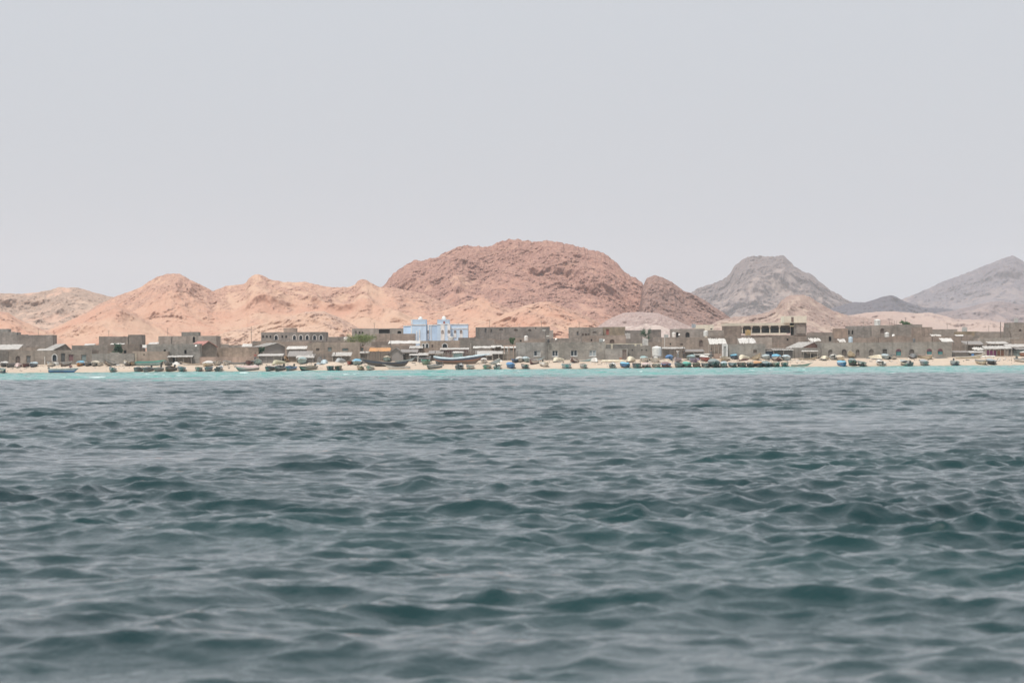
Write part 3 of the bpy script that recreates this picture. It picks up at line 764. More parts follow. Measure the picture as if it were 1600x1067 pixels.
def tree(label, px0, px1, y0, y1, Y, kind='acacia', cat='tree', seed=1, n=1500, leaf=LEAF, name='tree'):
    rr = random.Random(seed); xm = (px0 + px1) / 2; g = ground(Y) - .1
    c = at(xm, y1, Y); top = at(xm, y0, Y).z - g; w = (px1 - px0) / F * Y; crown0 = c.z - g
    root = empty(name, (c.x, Y, g), label, cat)
    H = top; m = MB(); tips = []
    fork = max(.3, crown0 * .75 if kind == 'acacia' else crown0 * .4)
    m.bar((0, 0, 0), (.1, 0, fork), .14 if w > 2 else .06, 7, .10 if w > 2 else .045)
    nb = 9 if kind != 'bush' else 7
    for k in range(nb):
        t = 2 * math.pi * k / nb + rr.uniform(-.3, .3); rad = w / 2 * rr.uniform(.45, .9)
        if kind == 'acacia': z = crown0 + (H - crown0) * (.25 + .6 * (1 - (rad / (w / 2)) ** 2) + rr.uniform(-.1, .15))
        elif kind == 'conic': z = crown0 + (H - crown0) * rr.uniform(.1, .95); rad *= 1.0 - .55 * (z - crown0) / (H - crown0)
        else: z = crown0 + (H - crown0) * rr.uniform(.3, .95)
        e = Vector((math.cos(t) * rad, math.sin(t) * rad, z)); mid = Vector((.1, 0, fork)).lerp(e, .5) + Vector((0, 0, .15))
        m.bar((.1, 0, fork), mid, .06 if w > 2 else .03, 5, .035); m.bar(mid, e, .035, 4, .012)
        for q in range(4): tips.append(tuple(e + Vector((rr.gauss(0, w * .07), rr.gauss(0, w * .07), rr.gauss(0, .12)))))
        tips.append(tuple(mid.lerp(e, .6)))
    m.build('trunk', BARK, root)
    if kind != 'bare':
        m = MB(); leaves(m, tips, (.10 if kind == 'acacia' else .12, w * .075), rr, n); m.build('crown', leaf, root)
    else:
        m = MB()
        for tpt in tips:
            for q in range(9):
                e = Vector(tpt) + Vector((rr.gauss(0, .35), rr.gauss(0, .3), rr.gauss(.1, .35))); m.bar(tpt, e, .022, 3, .01)
        leaves(m, tips, (.07, w * .08), rr, 260); m.build('crown', leaf, root)
    return root
# ================================================================== BOATS
def hull_mesh(L, B, dep, bowrise, sternrise=0.0, rake=.6, double=False, n=18, full=2.2):
    """bow towards -Y, stern +Y, keel at z=0 midships; returns hull, gunwale, stripe, floor, covers' profile"""
    st = []
    for i in range(n + 1):
        s = i / n
        fb = max(0.0, (s - .42) / .58)
        b = B / 2 * (1 - fb ** full)
        if double: b *= 1 - max(0, (.45 - s) / .45) ** 2.4
        else: b *= .86 + .14 * min(1, s / .35)
        sh = dep + bowrise * max(0, (s - .35) / .65) ** 2 + sternrise * max(0, (.4 - s) / .4) ** 2
        ke = (sh * .9) * max(0, (s - .80) / .20) ** 2.2
        if double: ke = max(ke, sh * .8 * max(0, (.14 - s) / .14) ** 2)
        y = L / 2 - L * s
        st.append((y, max(b, .02), ke, sh, rake * max(0, (s - .6) / .4) ** 2))
    def sec(s, off=0.0, lift=0.0):
        y, b, k, h, rk = s
        b2 = max(.012, b - off); k2 = k + lift
        prof = [(0, 0), (.50, .06), (.80, .25), (.93, .6), (1, 1)]
        pts = []
        for u, v in prof[::-1]: pts.append((-b2 * u, y - rk * v, k2 + (h - k2) * v))
        for u, v in prof[1:]: pts.append((b2 * u, y - rk * v, k2 + (h - k2) * v))
        return pts
    m = MB(); w = len(sec(st[0]))
    def skin(off, lift, flip):
        i0 = len(m.v)
        for s in st: m.v += sec(s, off, lift)
        for i in range(n):
            for j in range(w - 1):
                a = i0 + i * w + j; f = (a, a + 1, a + w + 1, a + w); m.f.append(f[::-1] if flip else f)
        return i0
    o = skin(0, 0, False); q = skin(.045, .05, True)
    for i in range(n):
        for j in (0, w - 1):
            a, b_ = o + i * w + j, q + i * w + j; m.f.append((a, a + w, b_ + w, b_))
    m.f.append(tuple(o + j for j in range(w))[::-1]); m.f.append(tuple(q + j for j in range(w)))
    for j in range(w - 1): m.f.append((o + j, o + j + 1, q + j + 1, q + j))
    e = n * w; m.f.append(tuple(o + e + j for j in range(w)))
    gw = MB()
    for s in (-1, 1):
        for i in range(n):
            (y0, b0, k0, h0, r0), (y1, b1, k1, h1, r1) = st[i], st[i + 1]
            pa = [(s * (b0 + .035), y0 - r0, h0 - .07), (s * (b0 + .035), y0 - r0, h0 + .03), (s * max(0, b0 - .07), y0 - r0, h0 + .03), (s * max(0, b0 - .07), y0 - r0, h0 - .02)]
            pb = [(s * (b1 + .035), y1 - r1, h1 - .07), (s * (b1 + .035), y1 - r1, h1 + .03), (s * max(0, b1 - .07), y1 - r1, h1 + .03), (s * max(0, b1 - .07), y1 - r1, h1 - .02)]
            for k in range(4): gw.face([pa[k], pa[(k + 1) % 4], pb[(k + 1) % 4], pb[k]])
    sp = MB()                                             # painted strake just under the gunwale
    for s in (-1, 1):
        for i in range(n):
            (y0, b0, k0, h0, r0), (y1, b1, k1, h1, r1) = st[i], st[i + 1]
            f = lambda y, b, k, h, r, v, e: (s * (b * (.93 + .07 * (v - .6) / .4) + e), y - r * v, k + (h - k) * v)
            A = [f(y0, b0, k0, h0, r0, .66, .012), f(y0, b0, k0, h0, r0, .88, .012)]; Bq = [f(y1, b1, k1, h1, r1, .66, .012), f(y1, b1, k1, h1, r1, .88, .012)]
            sp.face([A[0], A[1], Bq[1], Bq[0]]); 
    bt = MB()                                             # bottom paint
    for s in (-1, 1):
        for i in range(n):
            (y0, b0, k0, h0, r0), (y1, b1, k1, h1, r1) = st[i], st[i + 1]
            def g(y, b, k, h, r, u, v): return (s * (b * u + .010), y - r * v, k + (h - k) * v - .008)
            for (u0, v0), (u1, v1) in (((0, 0), (.50, .06)), ((.50, .06), (.80, .25)), ((.80, .25), (.865, .42))):
                bt.face([g(y0, b0, k0, h0, r0, u0, v0), g(y0, b0, k0, h0, r0, u1, v1), g(y1, b1, k1, h1, r1, u1, v1), g(y1, b1, k1, h1, r1, u0, v0)])
    cv = MB(); nn = 8                                      # cloth cover from gunwale to gunwale
    i0 = 0
    for i, (y, b, k, h, r) in enumerate(st):
        for j in range(nn + 1):
            t = -1 + 2 * j / nn; cv.v.append((t * (b + .05), y - r, h + .04 + .20 * B / 1.6 * (1 - t * t) * min(1, 6 * (1 - i / n) + .15) + (-.12 if abs(t) == 1 else 0) + .03 * math.sin(i * 2.3 + j)))
    for i in range(n):
        for j in range(nn):
            a = i * (nn + 1) + j; cv.f.append((a, a + 1, a + nn + 2, a + nn + 1))
    dk = MB()                                             # foredeck
    for i in range(int(n * .74), n):
        (y0, b0, k0, h0, r0), (y1, b1, k1, h1, r1) = st[i], st[i + 1]
        dk.face([(-b0 * .97, y0 - r0, h0 - .03), (b0 * .97, y0 - r0, h0 - .03), (b1 * .97, y1 - r1, h1 - .03), (-b1 * .97, y1 - r1, h1 - .03)])
    seats = []
    for s in (.28, .52):
        i = int(s * n); y, b, k, h, r = st[i]; seats.append(MB().box(-b * .9, b * .9, y - .14, y + .14, h - .26, h - .21))
    return dict(hull=m, gunwale=gw, strake=sp, bottom=bt, cover=cv, foredeck=dk, seats=seats, stern=st[0], L=L, B=B, dep=dep)
def mesh_of(mb, name, smooth=False):
    me = bpy.data.meshes.new(name); me.from_pydata(mb.v, [], mb.f); me.update()
    if smooth: me.shade_smooth()
    me.materials.append(None); return me
PROTO = {}
def proto(key, **kw):
    h = hull_mesh(**kw)
    d = {k: mesh_of(h[k], k, k in ('hull', 'cover')) for k in ('hull', 'gunwale', 'strake', 'bottom', 'cover', 'foredeck')}
    d['seats'] = [mesh_of(s, 'seat') for s in h['seats']]
    y, b, k, hh, r = h['stern']
    mt = MB()
    mt.box(-.11, .11, y + .02, y + .22, hh - .28, hh + .05)
    mt.box(-.06, .06, y + .10, y + .24, hh - .75, hh - .28); mt.bar((0, y + .16, hh - .1), (0, y - .55, hh + .12), .025, 5)
    d['motor'] = mesh_of(mt, 'outboard_motor')
    cw = MB().box(-.17, .17, y - .02, y + .38, hh + .06, hh + .30); cw.box(-.14, .14, y + .02, y + .34, hh + .30, hh + .42)
    d['cowl'] = mesh_of(cw, 'cowl'); d['kw'] = kw
    PROTO[key] = d
proto('skiff', L=6.0, B=1.75, dep=.60, bowrise=.30)
proto('deep', L=6.2, B=1.85, dep=.66, bowrise=.30, full=3.0)
proto('canoe', L=7.0, B=1.1, dep=.42, bowrise=.65, rake=1.0, full=1.8)
proto('dhow', L=8.0, B=2.2, dep=.95, bowrise=.95, sternrise=.35, rake=1.3, double=True, full=2.0)
def use(me, name, mat, parent, loc=None, **kw):
    o = bpy.data.objects.new(name, me); C.objects.link(o); o.parent = parent
    o.material_slots[0].link = 'OBJECT'; o.material_slots[0].material = mat
    if loc: o.location = loc
    return setp(o, **kw)
def boat(px, off, w, typ, yaw, roll, hull, trim, ex, label, group=None):
    """ex: m motor, M motor raised, u upside down, c=<paint> cover, b=<paint> bottom, s=<paint> strake, t=<deg> pitch, h=<factor> height"""
    opt = dict(x.split('=') if '=' in x else (x, '1') for x in ex.split())
    pr = PROTO[typ]; kw = pr['kw']; Y = Y_at(px, off)
    x = at(px, wl(px) - off, Y).x; z = ground(Y)
    wm = w / F * Y; s = abs(math.sin(R(yaw))); c = abs(math.cos(R(yaw)))
    sc = wm / (kw['L'] * s * 1.08 + kw['B'] * c)
    if typ in ('skiff', 'deep') and sc < .8:
        sc = .8 if w > 15 else (.72 if w > 11 else max(.6, w / 15))          # full-size boat, turned so that it shows the photographed width
        lo, hi = 0.0, 80.0
        for _ in range(20):
            mid = (lo + hi) / 2
            if sc * (kw['L'] * math.sin(R(mid)) * .8 + kw['B'] * math.cos(R(mid))) < wm: lo = mid
            else: hi = mid
        sg = 1 if yaw >= 0 else -1
        sc *= random.uniform(.92, 1.08); roll += random.uniform(-7, 7)
        yaw = sg * lo if abs(yaw) <= 90 else sg * (180 - lo)
        c = abs(math.cos(R(yaw)))
    sc = max(.45, min(1.5, sc))
    hz = max(.8, min(1.4, float(opt.get('h', 1)) * (1 if sc > .85 else .95 / max(sc, .6))))
    up = 'u' in opt
    if not (typ in ('canoe', 'dhow')): Y += 2.2 * sc * c if off < 5 else 1.0 * c; z = ground(Y)
    x = x * Y / Y_at(px, off)
    nm = {'skiff': 'skiff', 'deep': 'skiff', 'canoe': 'canoe', 'dhow': 'wooden_boat'}[typ]
    cat = {'skiff': 'skiff', 'canoe': 'canoe', 'wooden_boat': 'wooden boat'}[nm]
    slope = math.degrees(math.atan2(ground(Y + 1) - ground(Y - 1), 2)) * math.cos(R(yaw))
    pitch = float(opt.get('t', 0)) + slope * .9
    root = empty(nm, (x, Y, z - .04), label, cat, group or ('skiffs drawn up along the waterline' if off < 5 else 'boats hauled up the beach'))
    hz *= .95
    root.scale = (sc, sc, sc * hz)
    tz = 0
    if up: root.location.z += (kw['dep'] + .12) * sc * hz; roll = roll + 180
    else: root.location.z += abs(math.sin(R(roll))) * kw['B'] * .12 * sc
    root.rotation_euler = (R(pitch), R(roll), R(yaw))
    h = use(pr['hull'], 'hull', P[hull], root)
    use(pr['gunwale'], 'gunwale', P[trim], root)
    if 's' in opt: use(pr['strake'], 'strake', P[opt['s']], root)
    if 'b' in opt: use(pr['bottom'], 'bottom_paint', P[opt['b']], root)
    if not up:
        use(pr['foredeck'], 'foredeck', P[hull], root)
        for sm in pr['seats']: use(sm, 'seat', P['timber'], root)
    if 'c' in opt: use(pr['cover'], 'cover', P[opt['c']], root)
    if 'm' in opt or 'M' in opt:
        mo = use(pr['motor'], 'outboard_motor', P['dgrey'], root); use(pr['cowl'], 'cowl', P['black'], mo)
    return root

BO = [
# px, off above waterline, width px, type, yaw, roll, hull, trim, extras, label
(6,11,12,'skiff',8,0,'dgrey','white','c=white','dark grey skiff with a white top cover, leftmost on the upper beach'),
(16,10,12,'skiff',-6,0,'dgrey','grey','','bare dark grey skiff just right of the white covered one at the left edge'),
(29,10,14,'skiff',40,8,'pink','white','u','overturned pinkish white skiff in front of the arched doorway, left end of the beach'),
(40,10,10,'skiff',0,0,'maroon','brown','','small dark red brown skiff between a pinkish overturned hull and a pale blue topped skiff'),
(52,10,11,'skiff',5,0,'navy','paleblue','c=paleblue','small dark skiff under a pale blue cover, by empty sand on its right'),
(3,1,27,'skiff',82,-6,'turq','white','s=white b=navy','turquoise and white skiff cut by the left edge at the waterline'),
(79,11,17,'skiff',78,4,'white','grey','','low white skiff lying left of the white drum'),
(102,11,18,'skiff',-75,-5,'grey','white','b=brown','pale grey skiff behind the moored motor boat, right of the white drum'),
(99,1,39,'skiff',84,4,'bluegrey','white','m b=blue','long blue grey skiff with raised black motor and a seated person aboard'),
(125,11,12,'skiff',10,0,'orange','white','c=sky s=white','skiff with orange hull under a bright sky blue cover'),
(137,11,8,'skiff',20,10,'dgrey','white','','small dark and white skiff right of the sky blue covered one'),
(148,11,10,'skiff',-10,5,'grey','white','c=cream','pale skiff with rounded cream cover below the grey wall'),
(156,11,9,'skiff',80,0,'white','cream','','tiny low white hull left of the leaning white skiff'),
(172,11,25,'skiff',-70,22,'white','dgrey','s=dgrey b=brown t=-8','white skiff leaning over, its bow raised to the left, dark strake'),
(198,11,17,'deep',20,18,'white','cream','b=dgrey','white skiff heeled over with dark open inside, left of the long turquoise boat'),
(208,11,10,'skiff',30,0,'tan','brown','','small tan hull touching the left end of the long turquoise boat'),
(233,11,44,'skiff',88,0,'turq','bgreen','h=1.2','long turquoise boat lying broadside below the brown house'),
(175,1,17,'skiff',35,20,'teal','grey','s=paleblue','dark green and pale striped skiff alone on empty sand at the waterline'),
(215,1,15,'skiff',-55,8,'bluegrey','dgrey','s=dgrey','blue grey skiff, first from the left in the waterline row below the turquoise boat'),
(230,1,18,'skiff',-62,6,'bluegrey','grey','M s=black','blue grey skiff with dark motor, second in the waterline row below the turquoise boat'),
(247,1,16,'skiff',-60,5,'grey','white','M s=teal','pale grey green skiff with motor, third in the waterline row below the turquoise boat'),
(265,1,18,'skiff',-68,12,'brown','dgrey','M','brown skiff leaning with its motor up at the right end'),
(283,1,17,'deep',25,10,'bluegrey','paleblue','s=dgrey','blue grey skiff with broad rounded bow right of the brown skiff'),
(261,11,16,'skiff',60,10,'dgrey','grey','','dark grey skiff below the dark doorway of the brown house'),
(300,11,35,'canoe',-86,0,'white','tan','s=tan','long thin white and brown canoe lying broadside below the grey house corner'),
(324,9,15,'deep',0,0,'cream','white','c=white','round cream bow facing the sea, behind the waterline skiffs, right of the long thin canoe'),
(310,1,14,'skiff',15,10,'grey','cream','s=teal','grey green skiff, left of three small ones below the round cream bow'),
(326,1,12,'skiff',0,0,'bluegrey','paleblue','s=navy','blue and white skiff, middle of three small ones below the round cream bow'),
(343,1,14,'skiff',170,0,'grey','white','m s=black','skiff showing its stern and black motor, right of three below the round cream bow'),
(339,11,14,'skiff',75,0,'white','tan','','low white skiff in front of the heap of nets'),
(353,11,14,'skiff',-60,8,'white','grey','','white skiff at the left end of the long dark grey boat'),
(378,12,37,'canoe',88,0,'dgrey','bluegrey','h=1.3','long dark grey boat broadside below the pinkish wall'),
(403,11,16,'skiff',70,-10,'turq','white','t=-8','pale turquoise skiff with raised bow beside the flat roofed hut'),
(385,1,32,'skiff',-62,12,'bluegrey','white','M s=white c=pink','large blue grey skiff with pinkish cloth amidships, leaning at the waterline'),
(389,11,13,'skiff',60,5,'maroon','brown','','dark red skiff between the long grey boat and the turquoise bow'),
(421,1,18,'skiff',-58,6,'bluegrey','dgrey','s=black','dark blue grey skiff, first of three overlapping at the waterline below the orange hull'),
(436,1,19,'skiff',-64,6,'dgrey','grey','M s=bluegrey','grey skiff with small motor, second of three overlapping below the orange hull'),
(453,1,19,'skiff',-62,6,'bluegrey','blue','M s=blue','bluish skiff, third of three overlapping at the waterline below the orange hull'),
(436,11,23,'deep',-55,8,'yellow','cream','u','large overturned yellowish cream skiff beside the tan orange hull'),
(446,15,14,'deep',-30,35,'tan','orange','','tan orange skiff tipped on its side against the flat roofed hut'),
(472,12,14,'deep',0,0,'turq','white','c=turq h=1.2','skiff with white rimmed turquoise bow facing the sea in front of the low hut'),
(480,1,27,'skiff',-66,10,'cream','dgrey','M s=dgrey b=black','cream skiff with dark strake and raised motor at the waterline below the turquoise bow'),
(507,11,15,'deep',15,0,'paleblue','paleblue','u','overturned pale turquoise skiff like a dome, left end of the sand mound'),
(516,1,13,'deep',0,0,'teal','grey','b=navy','dark green skiff bow on, left of the pair below the sand mound'),
(529,1,14,'deep',5,0,'brown','tan','b=dgrey','brown skiff bow on, right of the pair below the sand mound'),
(534,13,22,'deep',-55,12,'grey','white','u','pale grey skiff overturned behind the sand mound'),
(547,10,10,'skiff',10,0,'red','rust','','small red skiff between the grey overturned hull and the blue covered one'),
(557,10,15,'deep',0,4,'turq','white','c=sky','turquoise skiff with bright blue cover beside the big dark wooden boat'),
(562,1,15,'skiff',50,12,'tan','cream','s=brown','cream brown skiff leaning at the waterline left of the big dark wooden boat'),
(577,1,16,'skiff',-50,12,'white','cream','s=grey','white skiff leaning under the bow of the big dark wooden boat'),
(604,7,76,'dhow',-87,0,'black','dgrey','s=navy h=.85','big black wooden boat broadside with its high bow to the left'),
(604,15,16,'deep',12,0,'turq','tan','c=cream','oval turquoise skiff bow on, seen above the rail of the big black boat'),
(633,14,34,'canoe',80,-6,'paleblue','teal','t=-5','pale turquoise canoe with raised right bow behind the big black boat'),
(622,3,42,'canoe',-84,3,'white','grey','h=.9','long white canoe lying in front of the big black boat'),
(665,9,16,'skiff',80,0,'green','bgreen','h=1.2','green skiff between the big black boat and the big painted boat'),
(677,2,27,'skiff',-75,8,'grey','white','b=teal','pale grey skiff with green bottom at the waterline below the painted boat'),
(686,7,11,'skiff',85,0,'black','dgrey','','small black skiff under the hull of the painted boat'),
(715,10,84,'dhow',84,0,'rust','navy','s=navy b=brown c=paleblue h=.9','big painted wooden boat with rusty orange hull, navy strake and pale blue cloth inside'),
(718,1,14,'skiff',175,0,'grey','dgrey','m','grey skiff showing a dark motor below the painted boat'),
(734,1,16,'skiff',-40,8,'white','grey','','white skiff at the waterline below the middle of the painted boat'),
(756,11,10,'skiff',5,0,'white','pink','c=white','small white skiff bow on at the right end of the painted boat'),
(760,1,17,'skiff',-35,10,'cream','white','s=teal','cream green skiff at the waterline left of the one with a dark motor'),
(778,1,16,'skiff',160,8,'white','cream','m s=brown','white skiff with dark motor at the waterline below the raised pale blue bow'),
(775,8,23,'skiff',65,-8,'paleblue','white','t=-10','pale blue skiff with bow raised to the right, inland of the white motor skiff'),
(798,2,15,'deep',10,0,'blue','sky','c=blue','blue skiff under a blue cover alone at the waterline'),
(804,11,9,'skiff',60,0,'navy','blue','','small dark blue skiff on the upper beach below the stick fence'),
(812,12,11,'skiff',0,0,'white','paleblue','c=white','white skiff bow on, left of a pair below the peach pergola'),
(822,12,13,'skiff',8,0,'turq','white','c=paleblue','turquoise skiff bow on, right of a pair below the peach pergola'),
(835,13,19,'canoe',75,0,'paleblue','teal','t=-6','pale blue canoe with bow raised to the right below the first grey window'),
(834,9,21,'skiff',-80,5,'white','maroon','b=maroon','white skiff with dark red bottom lying below the pale blue canoe'),
(820,1,15,'deep',5,10,'dgrey','brown','s=white','dark brown skiff with white stripes bow on at the waterline'),
(849,4,19,'deep',30,15,'white','cream','m','large white skiff heeled over with its motor showing'),
(872,12,23,'deep',-60,5,'cream','white','u','overturned cream skiff below the second grey window'),
(885,1,15,'deep',0,0,'paleblue','turq','s=white','pale blue skiff bow on, alone on open sand'),
(896,10,19,'skiff',-70,14,'white','maroon','b=maroon t=-8','white skiff with dark red bottom, bow raised to the left'),
(913,12,16,'canoe',65,0,'turq','white','t=-6','small turquoise canoe with raised bow right of the dark red bottomed skiff'),
(912,1,14,'skiff',20,8,'grey','white','s=white','grey and white skiff at the waterline, alone left of the open motor skiff'),
(928,11,18,'skiff',70,0,'white','white','u','overturned white skiff below the fourth pale window'),
(960,11,42,'canoe',86,0,'cream','tan','u h=1.2','long overturned cream canoe below the low wall'),
(957,1,14,'skiff',178,0,'white','grey','m s=brown','white skiff stern on with dark motor, left of the bright blue one'),
(977,1,19,'deep',6,0,'blue','navy','c=sky b=navy','bright blue covered skiff, the widest blue bow at the waterline'),
(986,11,18,'deep',-40,8,'cream','tan','u h=1.2','tall overturned cream skiff in front of the dark door'),
(995,1,14,'deep',0,0,'bluegrey','brown','b=teal','blue grey skiff bow on, right of the bright blue covered one'),
(1007,11,14,'deep',5,0,'white','white','c=turq','white skiff with turquoise inside, left of the big white tank'),
(1010,1,14,'skiff',0,0,'pink','white','b=black c=pink','pinkish skiff with black bottom below the white and turquoise one'),
(1026,1,16,'skiff',15,5,'cream','white','s=teal b=teal','cream and green skiff at the waterline below the big white tank'),
(1041,1,15,'deep',0,0,'maroon','blue','c=maroon s=blue','dark red skiff with blue strake at the waterline'),
(1060,1,18,'deep',-20,4,'teal','grey','s=bluegrey','teal grey skiff between the dark red and bright green ones'),
(1074,1,15,'deep',5,0,'bgreen','teal','c=bgreen b=black','bright green covered skiff at the waterline'),
(1088,1,16,'deep',-15,8,'brown','cream','','brown skiff with pale inside right of the bright green one'),
(1024,10,20,'skiff',75,0,'white','cream','','white skiff lying broadside in front of the big white tank'),
(1046,13,13,'skiff',-25,0,'blue','blue','c=blue','deep blue covered skiff right of the big white tank'),
(1058,10,18,'skiff',-70,6,'lilac','pink','','lilac skiff below the two people by the hut'),
(1079,13,20,'skiff',-60,8,'turq','grey','c=turq','pale teal covered skiff, highest on the beach below the brown hut'),
(1085,9,13,'skiff',50,0,'purple','lilac','','purple skiff just inland of the brown waterline skiff'),
(1101,11,17,'deep',10,5,'red','white','c=white','red skiff with white bow cover'),
(1102,1,12,'skiff',0,0,'bluegrey','grey','s=dgrey','small blue grey skiff left of the large dark green one'),
(1116,1,18,'deep',0,0,'teal','dgrey','c=teal b=black h=1.25','large dark green covered skiff, tallest in the waterline row'),
(1131,1,15,'deep',-4,0,'turq','white','b=teal c=paleblue','teal skiff with pale cover, next right of the large dark green one'),
(1145,1,15,'deep',4,0,'paleblue','bluegrey','b=black','pale blue skiff with black bottom below the sky blue cover'),
(1159,1,14,'deep',0,0,'grey','brown','b=dgrey s=tan','grey brown skiff below the long striped white hull'),
(1172,1,15,'deep',-3,0,'black','white','s=grey','black skiff with pale mark, left of the orange covered one'),
(1185,1,15,'deep',3,0,'navy','dgrey','c=orange b=black','dark skiff with an orange cover on its bow'),
(1198,1,15,'deep',0,0,'navy','bluegrey','b=black c=teal','dark blue green covered skiff, next right of the orange covered one'),
(1131,11,21,'skiff',-70,4,'cream','white','s=tan','white and tan skiff inland of the pale covered teal one'),
(1146,14,15,'skiff',5,0,'navy','sky','c=sky','dark skiff under a sky blue cover below the grey house'),
(1163,12,23,'deep',-55,8,'cream','maroon','u s=maroon h=1.2','large overturned white hull with a dark stripe below the grey house'),
(1182,12,20,'skiff',65,-6,'cream','tan','t=-12','cream skiff with bow raised to the right below the square window'),
(1198,13,14,'skiff',15,0,'paleblue','white','c=paleblue','pale turquoise covered skiff left of the blue capped white one'),
(1212,1,16,'deep',3,0,'cream','white','b=black','cream skiff with black bottom, left of the last two of the crowded row'),
(1226,1,15,'deep',-3,0,'grey','cream','b=dgrey','pale grey skiff at the right end of the crowded waterline row'),
(1214,11,15,'deep',0,0,'white','maroon','c=sky b=maroon h=1.2','white skiff with pointed blue cover on its bow'),
(1228,11,15,'deep',-20,5,'paleblue','white','c=paleblue','pale blue covered skiff right of the blue capped white one'),
(1251,2,21,'canoe',80,4,'green','teal','b=turq h=1.1','green canoe with raised right bow alone at the waterline'),
(1262,12,27,'canoe',88,0,'tan','cream','','long pale tan canoe in front of the red doored hut'),
(1289,12,17,'skiff',-60,0,'cream','white','u','overturned cream skiff at the left end of the long arched building'),
(1303,12,13,'skiff',150,10,'white','grey','m','white skiff with dark motor right of the overturned cream one'),
(1314,10,12,'deep',0,0,'cream','pink','c=cream','rounded cream skiff inland of the blue waterline skiff'),
(1316,1,15,'deep',8,4,'blue','white','c=sky','bright blue skiff left of the dark green one, below the arches'),
(1331,2,17,'deep',-6,6,'green','dgrey','c=teal b=black h=1.25','big dark green covered skiff below the arches'),
(1330,14,23,'deep',-58,14,'cream','white','t=-12','cream skiff with its bow raised to the left, behind the dark green one'),
(1346,1,16,'deep',-12,8,'white','grey','b=black','white skiff with black bottom right of the dark green one'),
(1369,12,22,'deep',80,0,'cream','white','u','box like overturned cream skiff below the slatted window'),
(1384,12,11,'skiff',0,0,'paleblue','white','c=paleblue','small pale blue skiff right of the box like cream hull'),
(1394,12,13,'skiff',-40,8,'white','dgrey','m','white skiff with dark motor below the left teal window'),
(1376,2,14,'skiff',180,0,'white','white','m','white skiff stern on at the waterline with its dark motor up'),
(1416,1,20,'deep',-160,6,'grey','cream','m b=black s=cream','broad grey cream skiff with motor, stern towards the sea'),
(1428,13,18,'deep',-50,14,'dgrey','brown','u','dark grey overturned skiff behind the broad cream grey one'),
(1447,12,20,'deep',10,0,'cream','pink','h=1.1','cream skiff with wide open bow below the two teal windows'),
(1444,1,16,'deep',-5,0,'bluegrey','grey','c=bluegrey','blue grey covered skiff at the waterline below the wide cream bow'),
(1492,1,16,'deep',-25,8,'paleblue','white','b=navy M','white and pale blue skiff at the waterline past the arched building'),
(1514,12,45,'canoe',86,0,'cream','white','','long cream canoe broadside below the stick huts'),
(1541,14,20,'canoe',-80,0,'white','cream','u','overturned white canoe right of the long cream one'),
(1533,2,17,'deep',30,14,'cream','grey','s=grey','cream grey skiff heeled over, left of the pair near the right end'),
(1549,2,17,'deep',-10,4,'dgrey','bluegrey','b=black c=bluegrey','dark grey covered skiff, right of the pair near the right end'),
(1596,16,17,'skiff',60,5,'rust','white','c=white','rust red skiff with white cover at the right edge, high on the beach'),
(1600,5,24,'skiff',75,6,'white','teal','M','white skiff with dark raised motor at the right edge near the water'),
]
for b in BO: boat(*b)

